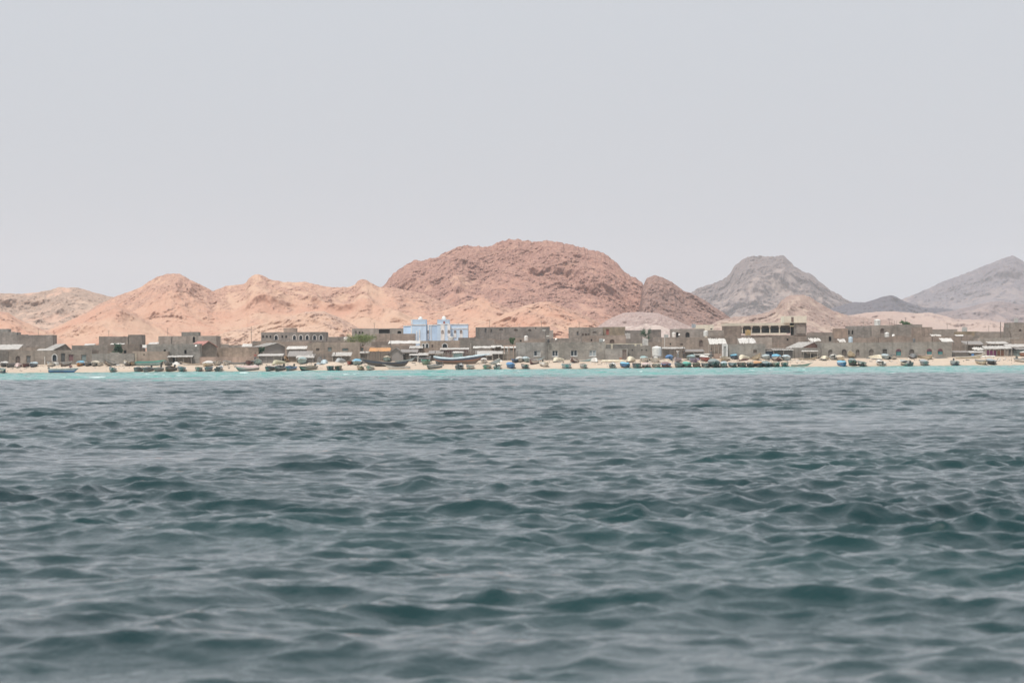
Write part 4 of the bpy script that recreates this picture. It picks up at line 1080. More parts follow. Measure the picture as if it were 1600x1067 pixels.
# ================================================================== PEOPLE
def skinned(name, joints, bones, parent, mat, lvl=1):
    me = bpy.data.meshes.new(name); me.from_pydata([j[:3] for j in joints], bones, [])
    o = bpy.data.objects.new(name, me); C.objects.link(o)
    sk = o.modifiers.new('skin', 'SKIN'); sk.use_smooth_shade = True
    lay = me.skin_vertices[0].data if me.skin_vertices else None
    if lay is None:
        bpy.context.view_layer.objects.active = o; lay = me.skin_vertices[0].data
    for i, j in enumerate(joints): lay[i].radius = (j[3], j[4] if len(j) > 4 else j[3])
    lay[0].use_root = True
    sb = o.modifiers.new('sub', 'SUBSURF'); sb.levels = lvl; sb.render_levels = lvl
    me.materials.append(mat); o.parent = parent; return o
def person(label, px, base, Y, shirt, trousers, pose='stand', yaw=0, group=None):
    g = at(px, base, Y) if base else None
    z = g.z if g else ground(Y); x = (g or at(px, 560, Y)).x
    root = empty('person', (x, Y, z), label, 'person', group, rot=(0, 0, R(yaw)))
    hp = .92; 
    if pose == 'stand':
        hip, kn, ft = (0, 0, hp), [(s * .11, -.02, .48) for s in (-1, 1)], [(s * .13, 0, .06) for s in (-1, 1)]
    else:
        hp = .42; hip, kn, ft = (0, 0, hp), [(s * .14, -.42, .46) for s in (-1, 1)], [(s * .14, -.46, .05) for s in (-1, 1)]
    sh = hp + .50
    J = [(*hip, .13, .10), (0, 0, hp + .25, .13, .09), (0, 0, sh, .13, .08), (0, 0, sh + .10, .05), (0, -.01, sh + .17, .07), (0, -.02, sh + .27, .085, .09), (0, -.01, sh + .34, .05)]
    Bn = [(0, 1), (1, 2), (2, 3), (3, 4), (4, 5), (5, 6)]
    arms = []
    for s in (-1, 1):
        i = len(J); el_ = (s * .27, -.04, sh - .28); ha = (s * .25, -.18, sh - .50) if s > 0 else (s * .30, -.06, sh - .54)
        J += [(s * .18, 0, sh - .02, .055), (*el_, .042), (*ha, .03)]; Bn += [(2, i), (i, i + 1), (i + 1, i + 2)]
        for f in range(5):
            k = len(J); a = Vector(ha); q = a + Vector(((f - 2) * .018, -.02 - .005 * f, -.05)); q2 = q + Vector((0, -.01, -.045 + .008 * abs(f - 2)))
            if f == 0: q = a + Vector((-s * .04, -.03, -.02)); q2 = q + Vector((0, -.02, -.03))
            J += [(*q, .010), (*q2, .008)]; Bn += [(i + 2, k), (k, k + 1)]
        j = len(J); k = 0 if s < 0 else 1
        J += [(s * .09, 0, hp - .04, .09), (*kn[k], .062), (*ft[k], .04), (ft[k][0], ft[k][1] - .14, .03, .035)]
        Bn += [(0, j), (j, j + 1), (j + 1, j + 2), (j + 2, j + 3)]
    skinned('body', J, Bn, root, P['skin'])
    J2 = [(0, 0, hp + .02, .155, .12), (0, 0, hp + .25, .155, .115), (0, 0, sh - .01, .15, .10)]; B2 = [(0, 1), (1, 2)]
    for s in (-1, 1):
        i = len(J2); J2 += [(s * .19, 0, sh - .03, .075), (s * .25, -.03, sh - .2, .065)]; B2 += [(2, i), (i, i + 1)]
    skinned('shirt', J2, B2, root, P[shirt])
    J3 = [(0, 0, hp, .15, .12)]; B3 = []
    for k, s in enumerate((-1, 1)):
        i = len(J3); e = Vector(kn[k]).lerp(Vector(ft[k]), .8)
        J3 += [(s * .10, 0, hp - .06, .11), (*kn[k], .085), (*e, .065)]; B3 += [(0, i), (i, i + 1), (i + 1, i + 2)]
    skinned('trousers', J3, B3, root, P[trousers])
    hz = sh + .29; m = MB().lathe([(.02, -.0), (.10, .01), (.105, .05), (.07, .10), (.02, .12)], 12)
    m.v = [(v[0], v[1] + .005, v[2] + hz - .01) for v in m.v]; m.build('hair', P['hair'], root, smooth=True)
    m = MB(); 
    for s in (-1, 1): m.box(s * .035 - .012, s * .035 + .012, -.125, -.10, hz - .02, hz - .008)
    m.build('eyes', P['hair'], root)
    MB().bar((0, -.10, hz - .02), (0, -.135, hz - .055), .012, 5, .018).build('nose', P['skin'], root)
    return root
# ================================================================== THE TOWN
G = 'g'
# ---- back rows of houses
def HS(lab, *a, **k): return house(lab, *a, **k)
arow = lambda pxs, w, y0, y1, k: [(p - w / 2, p + w / 2, y0, y1, k) for p in pxs]
HS('stepped grey two storey house at the left edge of the town', -30, 26, 519.5, 534, W_cool, [(-4, 0, 538, 543, 'dark')], rag=.5)
HS('small roof room topping the stepped house at the left edge', -12, 13, 514, 537, W_cool, rag=.2, depth=3)
HS('long grey upper house with vertical piers, second from the left', 26, 82.5, 523.5, 532, W_cool, [(41, 46, 541, 544, 'dark'), (50, 55, 542, 547, 'arch_dark'), (69, 73, 542, 546, 'arch_dark')], rag=.6)
HS('plain grey back house left of the one with a raised corner', 154.5, 201, 526, 545, W_grey, rag=.3)
HS('raised grey corner block behind the wall with the dark green tree', 200, 222, 523, 545, W_grey, rag=.2, depth=5)
HS('wide grey house with a roof room and one narrow arched window', 247.5, 338, 525, 540, W_grey, [(301, 305, 525.5, 535, 'arch_dark'), (267, 268.2, 528, 537, 'slit')], rag=.15)
HS('square roof room on the wide grey house above the red gabled shed', 283.5, 310, 518.7, 542, W_grey, rag=.1, depth=4)
HS('low grey back wall house right of the red gabled shed', 339, 395, 539, 560, W_grey, rag=.6, par=.2)
HS('small dark block at the right of the white roof sheets', 394, 408, 533, 530, W_dark, rag=.2)
HS('long grey school like building with a row of eleven small arched windows', 408, 508.5, 519, 560, W_cool,
   arow([411, 417, 422.5], 2.4, 524, 528, 'arch_dark') + [(429, 434, 524, 531, 'arch_light')] + arow([441, 447], 2.4, 524, 528, 'arch_dark') + arow([460, 470, 480, 491.5, 501.5], 4.6, 524, 531, 'arch_light'), rag=.25)
HS('small pale stair room on the long school like building', 443, 463, 512.5, 568, W_pink, rag=0, depth=3)
HS('low grey block carrying a white tank, left of the acacia', 511.5, 549, 526.5, 555, W_grey, rag=.2)
HS('grey house behind the acacia with a wide dark opening', 550, 642, 513.2, 572, W_grey, [(555.5, 557, 517, 523, 'dark'), (560.5, 563, 518, 521, 'arch_dark'), (565, 567.5, 518, 521, 'arch_dark'), (592, 609, 514.5, 521, 'dark'), (621, 627, 517, 521.2, 'arch_dark')], rag=.3)
HS('lower brownish front block of the house with the dark arch, right of the acacia', 586, 648, 521.5, 548, W_brown, rag=.3)
HS('long grey house right of the blue villa with narrow slits', 743, 859, 511, 560, W_cool, [(747.5, 748.8, 514, 522, 'shut_white'), (757.5, 760, 513, 520, 'slit'), (766.5, 769, 514, 520, 'slit'), (780, 786, 513.5, 516, 'arch'), (803, 809, 514, 517, 'arch'), (825, 830, 514, 517.5, 'arch'), (836, 838, 511.8, 514, 'dark')], rag=.3)
HS('lower end room of the long grey house behind the lamp poles', 858.5, 864.5, 516, 559, W_cool, rag=0, depth=5)
HS('grey house with a red door on its upper floor', 889, 942, 511.5, 560, W_grey, [(901, 904, 518, 524, 'slit'), (909, 912, 521, 525, 'brown'), (914, 917, 521, 525, 'brown'), (919, 921, 521, 525, 'brown'), (926, 932, 518, 520.5, 'arch')], rag=.25)
HS('yellowish upper room with the red door', 942, 977, 510.8, 562, W_yell, [(946.5, 952, 514, 523, 'shut_red')], rag=.15)
HS('brown lower house in front of the red doored upper room', 911, 978, 524.5, 538, W_brown, [(953, 960, 530, 537, 'arch_block'), (923, 925.5, 530, 533, 'dark')], rag=.3)
HS('grey house carrying the left white cube tank', 977, 1004, 516, 552, W_cool, rag=.3)
HS('dark roof room with a rusty pink panel right of the bare tree', 1014, 1033, 515, 556, W_dark, rag=.3)
HS('small grey box room below the rusty panel room', 1021, 1034.5, 527, 540, W_grey, rag=0, depth=3)
HS('grey green house with two arched openings right of the pink scree', 1048.5, 1101, 513.8, 560, W_cool, [(1056.5, 1060.3, 519, 527, 'arch_dark'), (1071, 1077.5, 519, 527.5, 'arch_dark')], rag=0)
HS('cream back block behind the grey green arched house', 1086, 1115, 507.5, 590, W_cream, [(1110, 1113, 513, 515, 'dark')], rag=0)
HS('pale grey block left of the modern building', 1107, 1131, 516, 556, W_grey, rag=.15)
HS('brown windowless front block of the modern building', 1130, 1158, 509.3, 580, W_brown, rag=.1)
# modern building with columns
def modern():
    Y = 600; g = ground(Y); a = at(1130, 505, Y); b = at(1259, 505, Y)
    root = empty('modern_building', ((a.x + b.x) / 2, Y, g), 'large modern cream building with a long roof slab, columns and a tower', 'building')
    L = lambda q, r: (at(q or 1240, r or 510, Y).x - root.location.x, at(q or 1240, r or 510, Y).z - g)
    x0, zt = L(1131, 505.2); x1, zb = L(1240, 508.6)
    MB().box(x0, x1, -1.5, 8, zb, zt).build('roof_slab', W_cream, root)
    wx0, _ = L(1158, 509); wx1, wz0 = L(1236, 520.3)
    MB().box(wx0, wx1, 1.5, 8, wz0, zb - .003).build('wall', P['dgrey'], root)
    n = 9
    for k in range(n):
        xa = wx0 + 2 + (wx1 - wx0 - 3) * k / n; w = MB().box(xa, xa + .9, 1.38, 1.49, wz0 + .5, zb - .5).build('window', P['dgrey'], root)
        MB().box(xa + .1, xa + .8, 1.33, 1.37, wz0 + .6, zb - .6).build('pane', GL, w)
    for q in (1159, 1173.5, 1188, 1202, 1217):
        xx, _ = L(q, 510); MB().box(xx - .11, xx + .11, -1.2, -.98, wz0, zb - .003).build('column', W_cream, root)
        MB().box(xx - .26, xx + .26, -1.35, -.83, zb - .28, zb - .004).build('capital', P['white'], root)
    px0, pz = L(1172, 520.6); px1_, _ = L(1228, 520.3)
    MB().box(px0, px1_, -1.2, -1.0, pz - .35, pz).build('balustrade', W_cream, root)
    MB().box(x0, L(1262, 0)[0], -.9, 8, 0, pz - .5 - .003).build('ground_floor', W_grey, root)
    t0, tz = L(1224, 494); t1, tzb = L(1259, 504.5)
    xb0, _ = L(1233, 500)
    MB().box(t0, t1, -1.8, 6, tzb, tz).build('tower', W_cream, root)
    w0, wz1 = L(1235, 495.5); w1, wz0_ = L(1238.7, 503.2); MB().box(w0, w1, -1.86, -1.803, wz0_, wz1).build('window', P['shutter_brown'], root)
    c0, _ = L(1239.5, 0); MB().box(c0, t1, -1.4, 6, pz - .497, tzb - .003).build('stair_wall', W_cool, root)
    s0, sz1 = L(1243.5, 507); s1, sz0 = L(1257.5, 521)
    m = MB()
    for k in range(9):
        xa = s0 + (s1 - s0) * k / 9; m.box(xa, xa + (s1 - s0) / 9 * .75, -1.5, -1.405, sz0, sz1)
    m.build('shutter', W_grey, root)
    MB().box(L(1233, 0)[0], c0 - .003, -1.5, 1.4, L(0, 510.5)[1], tzb - .003).build('lintel', P['yellow'], root)
modern()
HS('long low dark roofed block below the pink rubble hill', 1264, 1306, 519.5, 566, W_dark, [(1270, 1275, 526, 529, 'dark')], rag=.1)
HS('plain pinkish block left of the two slit house', 1304, 1324.5, 513.2, 556, W_tan, rag=.1)
HS('grey house with two slits left of the tall arched window', 1324, 1362, 509.3, 560, W_cool, [(1325.5, 1327.5, 516, 522.5, 'arch_dark'), (1330.8, 1333, 516, 522.5, 'arch_dark')], rag=.3)
HS('grey house with one tall arched window under the white domed tank', 1362, 1401, 508.3, 558, W_grey, [(1375.5, 1381.5, 513, 520.5, 'arch')], rag=.3)
HS('pale grey house with the green bush on its roof', 1401, 1441, 507, 561, W_grey, rag=.5)
HS('lower brown grey house right of the roof bush', 1428, 1457, 511.5, 550, W_brown, rag=.5)
HS('low grey house with thin dark roof edge, left of the small white tank', 1456, 1496, 514.5, 566, W_grey, rag=.1)
HS('yellowish low house under the small white cube tank', 1495, 1530, 518, 556, W_yell, [(1515, 1522, 517.2, 518.4, 'dark')], rag=.1)
HS('long windowless grey block left of the tall pole', 1528, 1577, 518.3, 552, W_grey, rag=.15)
HS('tall grey house at the right edge of the town', 1576.5, 1640, 503.8, 550, W_grey, [(1592, 1596, 514, 518, 'arch')], rag=.2)
HS('small side wing left of the tall house at the right edge', 1572, 1578, 511.5, 549, W_grey, rag=0, depth=3)

# blue villa
def villa():
    Y = 556; g = ground(Y); c = at(686, 520, Y)
    root = empty('blue_villa', (c.x, Y, g), 'pale blue villa with white pilasters and two white domes', 'villa')
    L = lambda q, r: (at(q, r, Y).x - c.x, at(q, r, Y).z - g)
    def blk(q0, q1, r, y0, y1, nm='wall', mat=W_blue, bot=None):
        x0, z = L(q0, r); x1, _ = L(q1, r); return MB().box(x0, x1, y0, y1, 0 if bot is None else L(q0, bot)[1], z).build(nm, mat, root)
    blk(630, 643.9, 509.3, .8, 8); blk(644, 666, 508.0, -.6, 8); blk(666.1, 682.9, 508.2, .3, 7.6)
    blk(683, 704, 506.8, -1.2, 8); blk(704.1, 731, 507.2, .1, 8)
    blk(644.4, 665.6, 499.2, -.3, 6, 'tower', bot=507.97); blk(683.3, 702, 499.5, -1.0, 5, 'tower', bot=506.77)
    # cornices
    for q0, q1, r, y in ((644, 666, 507.2, -.68), (704.2, 731.4, 506.4, .02), (704.3, 731, 513.0, .02), (666.2, 682.8, 507.6, .22), (683, 702.4, 506.3, -1.28), (630, 643.7, 508.8, .72)):
        x0, z = L(q0, r); x1, _ = L(q1, r); MB().box(x0, x1, y, y + .3, z - .12, z + .04).build('cornice', P['trim_white'], root)
    for q0, q1, r0, r1, y in ((641.9, 643.8, 499, 507, .1), (641.9, 643.8, 510, 521, -.05), (650.8, 652, 517, 532, -.72), (654.8, 656.6, 515, 532, -.72), (667.9, 670.2, 508.5, 531, .18), (672.9, 674, 508, 532, .18), (688.8, 694.8, 507.5, 532, -1.32), (699.5, 703.8, 507.5, 525.5, -1.32), (708.8, 712.8, 515.5, 527.5, .0), (718.2, 722.8, 515.5, 527.5, .0)):
        x0, z0 = L(q0, r1); x1, z1 = L(q1, r0); MB().box(x0, x1, y, y + .118, z0, z1).build('pilaster', P['trim_white'], root)
    for q, r0, r1, y in ((691.8, 515.8, 521.5, -1.36), (701.5, 515.8, 520.5, -1.36), (711, 515.8, 520.3, -.04), (720.4, 515.5, 521, -.04), (669, 516, 521, .14)):
        x, z0 = L(q, r1); w = .22 if q > 670 else .14
        _, z1 = L(q, r0); f = MB().box(x - w, x + w, y, y + .035, z0, z1 - w); f.face([(p[0], y, p[1]) for p in arch_pts(x - w, x + w, z1 - w, z1)][::-1])
        f = f.build('window', P['shutter_brown'], root)
        MB().box(x - .03, x + .03, y - .025, y - .003, z0, z1 - w).build('mullion', P['trim_white'], f)
    x, z0 = L(692.8, 506); _, z1 = L(692.8, 502.3); MB().box(x + .0, x + .34, -1.05, -1.003, z0, z1).build('window', P['red'], root)
    for q, base, top, y in ((656.2, 499.2, 494.2, 2.5), (693.2, 499.5, 493.4, 2)):
        x, z0 = L(q, base); _, z1 = L(q, top); r = .43; h = z1 - z0
        m = MB().lathe([(r * 1.1, z0), (r * 1.1, z0 + .08), (r, z0 + .1), (r, z0 + h * .25)] + [(r * math.cos(t), z0 + h * .25 + h * .75 * math.sin(t)) for t in [math.pi / 2 * k / 7 for k in range(1, 8)]], 20, x, y)
        m.build('dome', P['plastic_white'], root, smooth=True)
villa()

# ---- middle rows
HS('low grey house strip below the long school like building', 400, 484, 533.8, 522, W_brown, rag=.5, par=.25)
HS('brown grey strip house behind the tan block house', 480, 560, 533.5, 530, W_brown, rag=.4, par=.25)
HS('tan block house with three teal shutters', 480.5, 562, 535, 499, W_tan, [(512, 518.5, 542.5, 549, 'shut_teal'), (534.5, 544.5, 543.8, 548.3, 'shut_teal'), (494, 499, 544, 548, 'brown')], rag=.35)
HS('pinkish house end with one dark teal window right of the tan block house', 562, 586, 541, 501, W_pink, [(564, 568, 543, 548, 'shut_teal')], rag=.3, depth=5)
HS('purplish brown low house behind the orange roofed hut', 580, 610, 534, 520, W_brown, rag=.3)
HS('tan house with four small arched windows in front of the blue villa', 656.5, 718, 532.3, 506, W_tan, [(660, 663, 537.5, 543.5, 'arch_light'), (665.5, 669, 537, 543.5, 'arch_light'), (674.3, 676.5, 538, 543, 'arch'), (691.5, 698.5, 537, 543, 'arch_light')], rag=.15)
HS('grey house back right of the four arched windows', 716, 772, 531.5, 514, W_grey, rag=.4)
HS('low grey parapet house right of the villa base', 716, 745, 527.5, 540, W_dark, rag=.3, par=.2)
HS('brown strip house under the long grey slit house', 742, 806, 531, 530, W_brown, rag=.5)
HS('dark brown block behind the white roofed stall', 766, 800, 537, 506, W_brown, rag=.4)
HS('rubbly brown house with a white tank left of the lamp poles', 800, 852, 529.5, 522, W_brown, [(812, 815, 531, 534, 'dark')], rag=.6)
HS('low grey plastered roof house between the lamp poles and the brown house', 851, 903, 528.5, 530, W_grey, rag=.3)
HS('wide brown house with small square windows behind the poles and fence', 1034, 1110, 527, 512, W_brown, [(1046.5, 1048.5, 536, 539, 'dark'), (1063, 1067, 536.8, 539.5, 'brown'), (1092.5, 1098, 531, 541.5, 'arch_brown')], rag=.15)
HS('dark wall house between the wide brown house and the white awning', 1108, 1152, 525, 516, W_brown, rag=.35)
HS('brown house left of the small grey box room, under a cube tank', 1004, 1034, 534.5, 512, W_brown, rag=.3)
HS('long dark grey low house below the modern building', 1150, 1206, 527.5, 522, W_grey, rag=.6)
HS('low rubbly brown house right of the white tarpaulin', 1200, 1266, 525.5, 528, W_brown, [(1229, 1232, 529, 532, 'dark')], rag=.6)
HS('grey block with a dark corner right of the low brown house', 1263, 1302, 524.5, 520, W_grey, [(1295, 1299, 526, 533, 'dark')], rag=.3)
HS('brown rubble house behind the long arched building, left half', 1300, 1375, 528, 526, W_brown, rag=.6)
HS('grey rubble house behind the long arched building, right half', 1374, 1457, 526.5, 524, W_brown, rag=.6)
HS('brown rubble house with a white leaning roof sheet', 1456, 1530, 525, 524, W_brown, rag=.7)
HS('low grey house behind the shanty roofs at the right', 1528, 1592, 528, 518, W_grey, rag=.5)
HS('brown house low behind the right edge shanties', 1585, 1640, 529, 514, W_brown, rag=.4)
HS('low grey house left of the gabled metal roof shed', 24, 84, 542, 512, W_brown, rag=.5, par=.2)
HS('grey rubble house behind the two small white roof sheets', 112, 176, 539.5, 512, W_grey, rag=.4)

# ---- front row
HS('long old brown house with arched doorway at the left of the beach', 13.5, 143.5, 547.3, 492.5, W_brown,
   [(24.5, 31.5, 556, 567.5, 'arch_brown'), (41, 48, 555.5, 567, 'door_grey'), (82, 88.5, 554, 564.5, 'arch_light'), (95, 102, 551.5, 567, 'door_dark'), (107, 115, 553.5, 564, 'shut_maroon'), (127, 135, 554, 564.5, 'shut_teal')], rag=.45, depth=8)
HS('grey brown house with one small square window behind the dark green tree', 168, 218, 538, 506, W_brown, [(193.5, 197.5, 547.5, 552, 'dark')], rag=.3)
low_wall('long low grey wall in front of the dark green tree', 143.5, 210, 552.3, 492.5, W_grey)
HS('low tan brown house behind the long turquoise boat', 207, 262, 549, 493, W_tan, [(224, 226, 553, 555, 'dark')], rag=.3)
HS('grey brown house with two little dark windows and a lean-to', 229, 312, 537.5, 496, W_grey, [(255.8, 259.2, 546, 549.3, 'dark'), (288, 291.5, 546.8, 552.8, 'dark')], rag=.2)
HS('small grey annexe at the corner left of the red gabled shed', 300, 313, 550, 492.6, W_cool, rag=0, depth=3)
HS('lean-to room with a black doorway in front of the grey brown house', 262, 296, 557, 492, W_brown, [(269.5, 277, 558.3, 568, 'door_dark')], rag=0, depth=3.5, par=.1)
gable_house('red roofed gabled shed with dark grey gable wall', 312.5, 339, 541.3, 533, 325.5, 500, W_brown, P['sheet_red'], depth=6)
HS('tan plastered house with vertical seams right of the red gabled shed', 339, 404, 543, 502, W_tan, rag=.1)
low_wall('long low pinkish wall below the red gabled shed', 312, 404, 557.5, 492.5, W_pink, rag=0)
gable_house('grey gabled shed with a pale metal roof above the old brown house', 82, 112, 546.5, 537.5, 102, 506, W_dark, P['sheet'], depth=6)
HS('grey beach house with the first window and a plain corner', 806, 853.5, 535, 494.5, W_cool, [(834, 844.5, 547.5, 556.5, 'glass_half')], rag=.05)
HS('long brown grey beach house with three white framed windows', 853.5, 946, 534.6, 493.4, W_grey, [(862.5, 872, 547.3, 556.8, 'glass'), (891.5, 902, 547, 556.5, 'glass'), (920.5, 931.5, 546.5, 556.5, 'glass_pale')], rag=.05)
HS('low grey house with a dark door and white lintel', 946, 981, 545, 493, W_cool, [(972.5, 979, 546, 560.5, 'door')], rag=.05)
HS('grey house with small square holes left of the big white tank', 981, 1017, 540.5, 494, W_grey, [(987, 989, 546, 548, 'dark'), (1002, 1004, 546, 548, 'dark'), (1009, 1011, 546, 548, 'dark')], rag=.1)
HS('terrace house behind the cream balustrade', 944, 1004, 537.2, 500, W_cool, rag=0)
HS('grey block house with one square window below the white tarpaulin', 1135.5, 1196, 537.5, 493.5, W_grey, [(1177, 1182.5, 546.3, 551.8, 'brown')], rag=.1)
HS('dark shabby house left of the red doored hut', 1196, 1245, 545, 494.5, W_dark, rag=.4)
HS('dark brown hut house with a red door leaf', 1240, 1284, 543.5, 493.5, W_dark, [(1264.5, 1271, 553, 560, 'door_dark'), (1253, 1260, 551, 554, 'slit')], rag=.3)
HS('very long grey beach building with arched windows, three of them teal', 1284, 1487.5, 534.8, 492.8, W_grey,
   arow([1297.5], 6.5, 546, 556.5, 'arch') + arow([1319], 7.5, 545.5, 556.5, 'arch') + arow([1340], 6, 546, 556, 'arch') + arow([1361.5], 7, 545.3, 556, 'arch')
   + [(1379, 1386, 545.5, 555, 'slats')] + [(1400, 1408, 545.2, 555.5, 'teal'), (1421, 1428.5, 545.5, 555, 'arch_block'), (1448, 1456, 545, 553.8, 'teal'), (1465.3, 1473, 545, 553.6, 'teal')], rag=.12, depth=9)
gable_house('shed with an orange red gable beside the long arched building', 1250, 1283, 543, 534.5, 1272, 500, W_rose, P['sheet'], depth=5)
low_wall('rubbly grey wall at the left edge behind the dark skiffs', -40, 13, 548, 494, W_dark, rag=.6)
low_wall('low pink wall between the timber frame and the white door frame', 1115, 1131, 552.5, 493.5, W_pink, rag=.2)

# ---- shanties, sheds and fences
canopy('wide pale metal canopy at the left edge above the rubble wall', -30, 29, 546, 538.5, 497, 5, 'sheet', posts=3, wav=.04)
hut('lean-to strip with a pale sheet over the old brown house, left of the gabled shed', 56, 80, 545, 500, 'sheet_dark', 'sheet', rise=.4)
canopy('white cloth awning behind the long low grey wall', 170, 192, 538.8, 536.5, 520, 3, 'tarp', posts=2)
canopy('white roof sheet right of the tree, above the low tan house', 217, 232, 543.5, 539, 510, 4, 'tarp', posts=2)
canopy('small white roof sheet behind the wide grey house front', 231, 246, 537.5, 535, 524, 3, 'tarp', posts=2)
canopy('bright white roof sheet above the tan plastered house', 377, 395, 541.5, 537.5, 530, 4, 'tarp', posts=3, wav=.05)
canopy('flat bright sheet roof behind the old brown house', 130, 146, 539.8, 537, 522, 3, 'tarp', posts=2, wav=.03)
hut('porch roof over the black doorway', 262, 300, 555.5, 490.9, None, 'sheet', rise=.25, depth=1.6, posts=4, cat='porch', name='porch')
gable_house('grey boarded shed with a bright metal roof slope', 411, 446, 541.5, 536, 433, 502, P['sheet_dark'], P['sheet'], depth=5)
hut('flat roofed dark hut beside the tan orange hull', 403, 441, 552.8, 492, 'sheet_dark', 'sheet', rise=.35, posts=4)
hut('low hut with a drooping pale cloth roof behind the bright metal roofed shed', 448, 478, 541, 500, 'sheet_dark', 'tarp', rise=.5)
hut('wide hut with sagging grey sheet roof above the white rimmed turquoise bow', 450, 486, 548.5, 494, 'timber', 'sheet_dark', rise=.9, posts=3)
hut('second sagging roof hut behind the white rimmed turquoise bow', 463, 490, 553.5, 492, 'sheet_dark', 'sheet', rise=.6, posts=2)
fence('ragged stick fence behind the overturned pale turquoise dome', 490, 524, 552, 493.5, 'stick_dark')
hut('low pale roofed stick hut below the tan block house', 519, 548, 550.5, 493, 'stick', 'sheet', rise=.6, posts=3)
hut('small dark hut with a ledge roof below the dark teal window', 562, 576, 549, 494, 'stick_dark', 'sheet', rise=.3, posts=2)
hut('orange roofed stick hut behind the big black boat', 577, 609, 543.5, 497, 'stick', 'orange', rise=.6)
fence('tall stick fence behind the bow of the big black boat', 570, 612, 549.5, 494, 'stick')
gable_house('leaning shed with two overlapping grey roof slopes', 607, 630, 552, 543.5, 619, 494, P['sheet_dark'], P['sheet_dark'], depth=3)
canopy('big white awning in front of the house with the dark arch', 606, 657, 536.8, 532.5, 512, 6, 'tarp', posts=7)
low_wall('brown wall under the big white awning', 596, 658, 540.5, 510, W_brown)
hut('stick hut with grey sheet roof below the big white awning', 626, 652, 546, 495.5, 'stick', 'sheet_dark', rise=.5, posts=3)
hut('low hut with white edged roof behind the pale turquoise canoe', 640, 668, 551.5, 493, 'stick_dark', 'sheet', rise=.4, posts=3)
hut('dark shelter with a black tarpaulin above the green skiff', 651, 672, 556, 491.5, 'stick_dark', 'net', rise=.5, posts=2)
hut('dark roofed hut left of the corrugated fence', 670, 692, 548, 496, 'stick_dark', 'sheet_dark', rise=.5)
hut('red walled shed below the four arched windows', 688, 732, 543.5, 499, 'maroon', 'sheet', rise=.3)
fence('grey vertical board fence behind the painted boat', 680, 707, 550, 494, 'pole', dens=.2)
hut('white and green kiosk behind the painted boat', 707, 724, 549, 493, 'turq', 'tarp', rise=.25, cat='kiosk', name='kiosk', posts=2)
fence('rough pole fence right of the white and green kiosk', 724, 745, 549, 494, 'stick_dark')
canopy('long thin white canopy right of the red walled shed', 739, 774, 543.5, 541, 500, 4, 'tarp', posts=5)
hut('open shed with a pinkish sheet roof behind the raised green bow', 743, 770, 548.3, 495, 'stick_dark', 'sheet', rise=.8, posts=4)
hut('low grey roofed stick hut left of the peach pergola', 769, 789, 548.5, 494, 'stick_dark', 'sheet', rise=.5, posts=3)
canopy('small bright slanted roof above the low grey roofed hut', 767, 784, 541.8, 537.8, 504, 4, 'tarp', posts=2)
hut('boarded lean-to under a white roof edge left of the pergola', 784, 806, 541, 499, 'timber', 'tarp', rise=.3)
def pergola():
    Y = 495; g = ground(Y); a = at(787, 540, Y); b = at(825, 540, Y)
    root = empty('pergola', ((a.x + b.x) / 2, Y, g), 'peach coloured pergola frame beside the first grey window', 'pergola')
    W = b.x - a.x; z1 = at(806, 539.5, Y).z - g; z0 = at(806, 547, Y).z - g
    for dy in (0, 2.2): MB().box(-W / 2, W / 2, dy - .08, dy + .08, z1 - .16, z1).build('beam', P['peach'], root)
    for k in range(6):
        x = -W / 2 + .1 + (W - .2) * k / 5; w = .16 if k == 3 else .07
        MB().box(x - w, x + w, -.07, .07, 0, z1 - .163).build('post', P['peach'], root)
    m = MB()
    for k in range(16): x = -W / 2 + W * k / 15; m.box(x - .03, x + .03, -.3, 2.5, z1 + .003, z1 + .08)
    m.build('slats', P['peach'], root)
    MB().box(-W / 2, W / 2, .1, .2, 0, z0).build('infill_wall', W_grey, root)
pergola()
fence('stick fence below the peach pergola', 786, 808, 549.5, 493.6, 'stick')
def balustrade():
    Y = 498; g = at(970, 544.5, Y); a = at(944, 538, Y); b = at(1003, 538, Y)
    root = empty('balustrade', ((a.x + b.x) / 2, Y - .05, g.z), 'cream terrace balustrade above the dark door', 'balustrade')
    W = b.x - a.x; z = at(970, 536.9, Y).z - g.z
    MB().box(-W / 2, W / 2, -.15, .15, z - .12, z).build('handrail', P['cream'], root)
    for q in (945, 956, 993, 1002):
        x = at(q, 540, Y).x - root.location.x; MB().box(x - .17, x + .17, -.17, .17, -.2, z - .123).build('post', P['cream'], root)
balustrade()
fence('pole fence with a white rail behind the purple and lilac skiffs', 1034, 1068, 543.8, 495, 'stick', dens=.22)
hut('open brushwood shelter with a pale flat roof right of the big white tank', 1034, 1070, 542.5, 497, 'stick', 'sheet', rise=.25, posts=4)
hut('grey brushwood hut left of the white ledge', 1068, 1100, 546, 495, 'stick', 'sheet_dark', rise=.35, posts=3)
hut('low stick pen with a white ledge roof', 1086, 1112, 552.5, 493, 'stick_dark', 'tarp', rise=.2, posts=3)
canopy('ragged white awning on thin poles above the pink wall', 1109, 1136, 537.5, 529, 497, 5, 'tarp', posts=5, wav=.1)
def doorframe():
    Y = 493.2; g = ground(Y); a = at(1129.2, 538, Y); b = at(1135.8, 538, Y)
    root = empty('door_frame', ((a.x + b.x) / 2, Y, g), 'tall white door frame at the left corner of the grey block house', 'door frame')
    W = b.x - a.x; z = a.z - g
    for s in (-1, 1): MB().box(s * W / 2 - .14, s * W / 2 + .14, -.1, .1, 0, z).build('jamb', P['frame_white'], root)
    MB().box(-W / 2 + .145, W / 2 - .145, -.1, .1, z * .86, z).build('lintel', P['frame_white'], root)
    MB().box(-W / 2 + .145, W / 2 - .145, .0, .06, 0, z * .86 - .003).build('door', P['grey'], root)
doorframe()
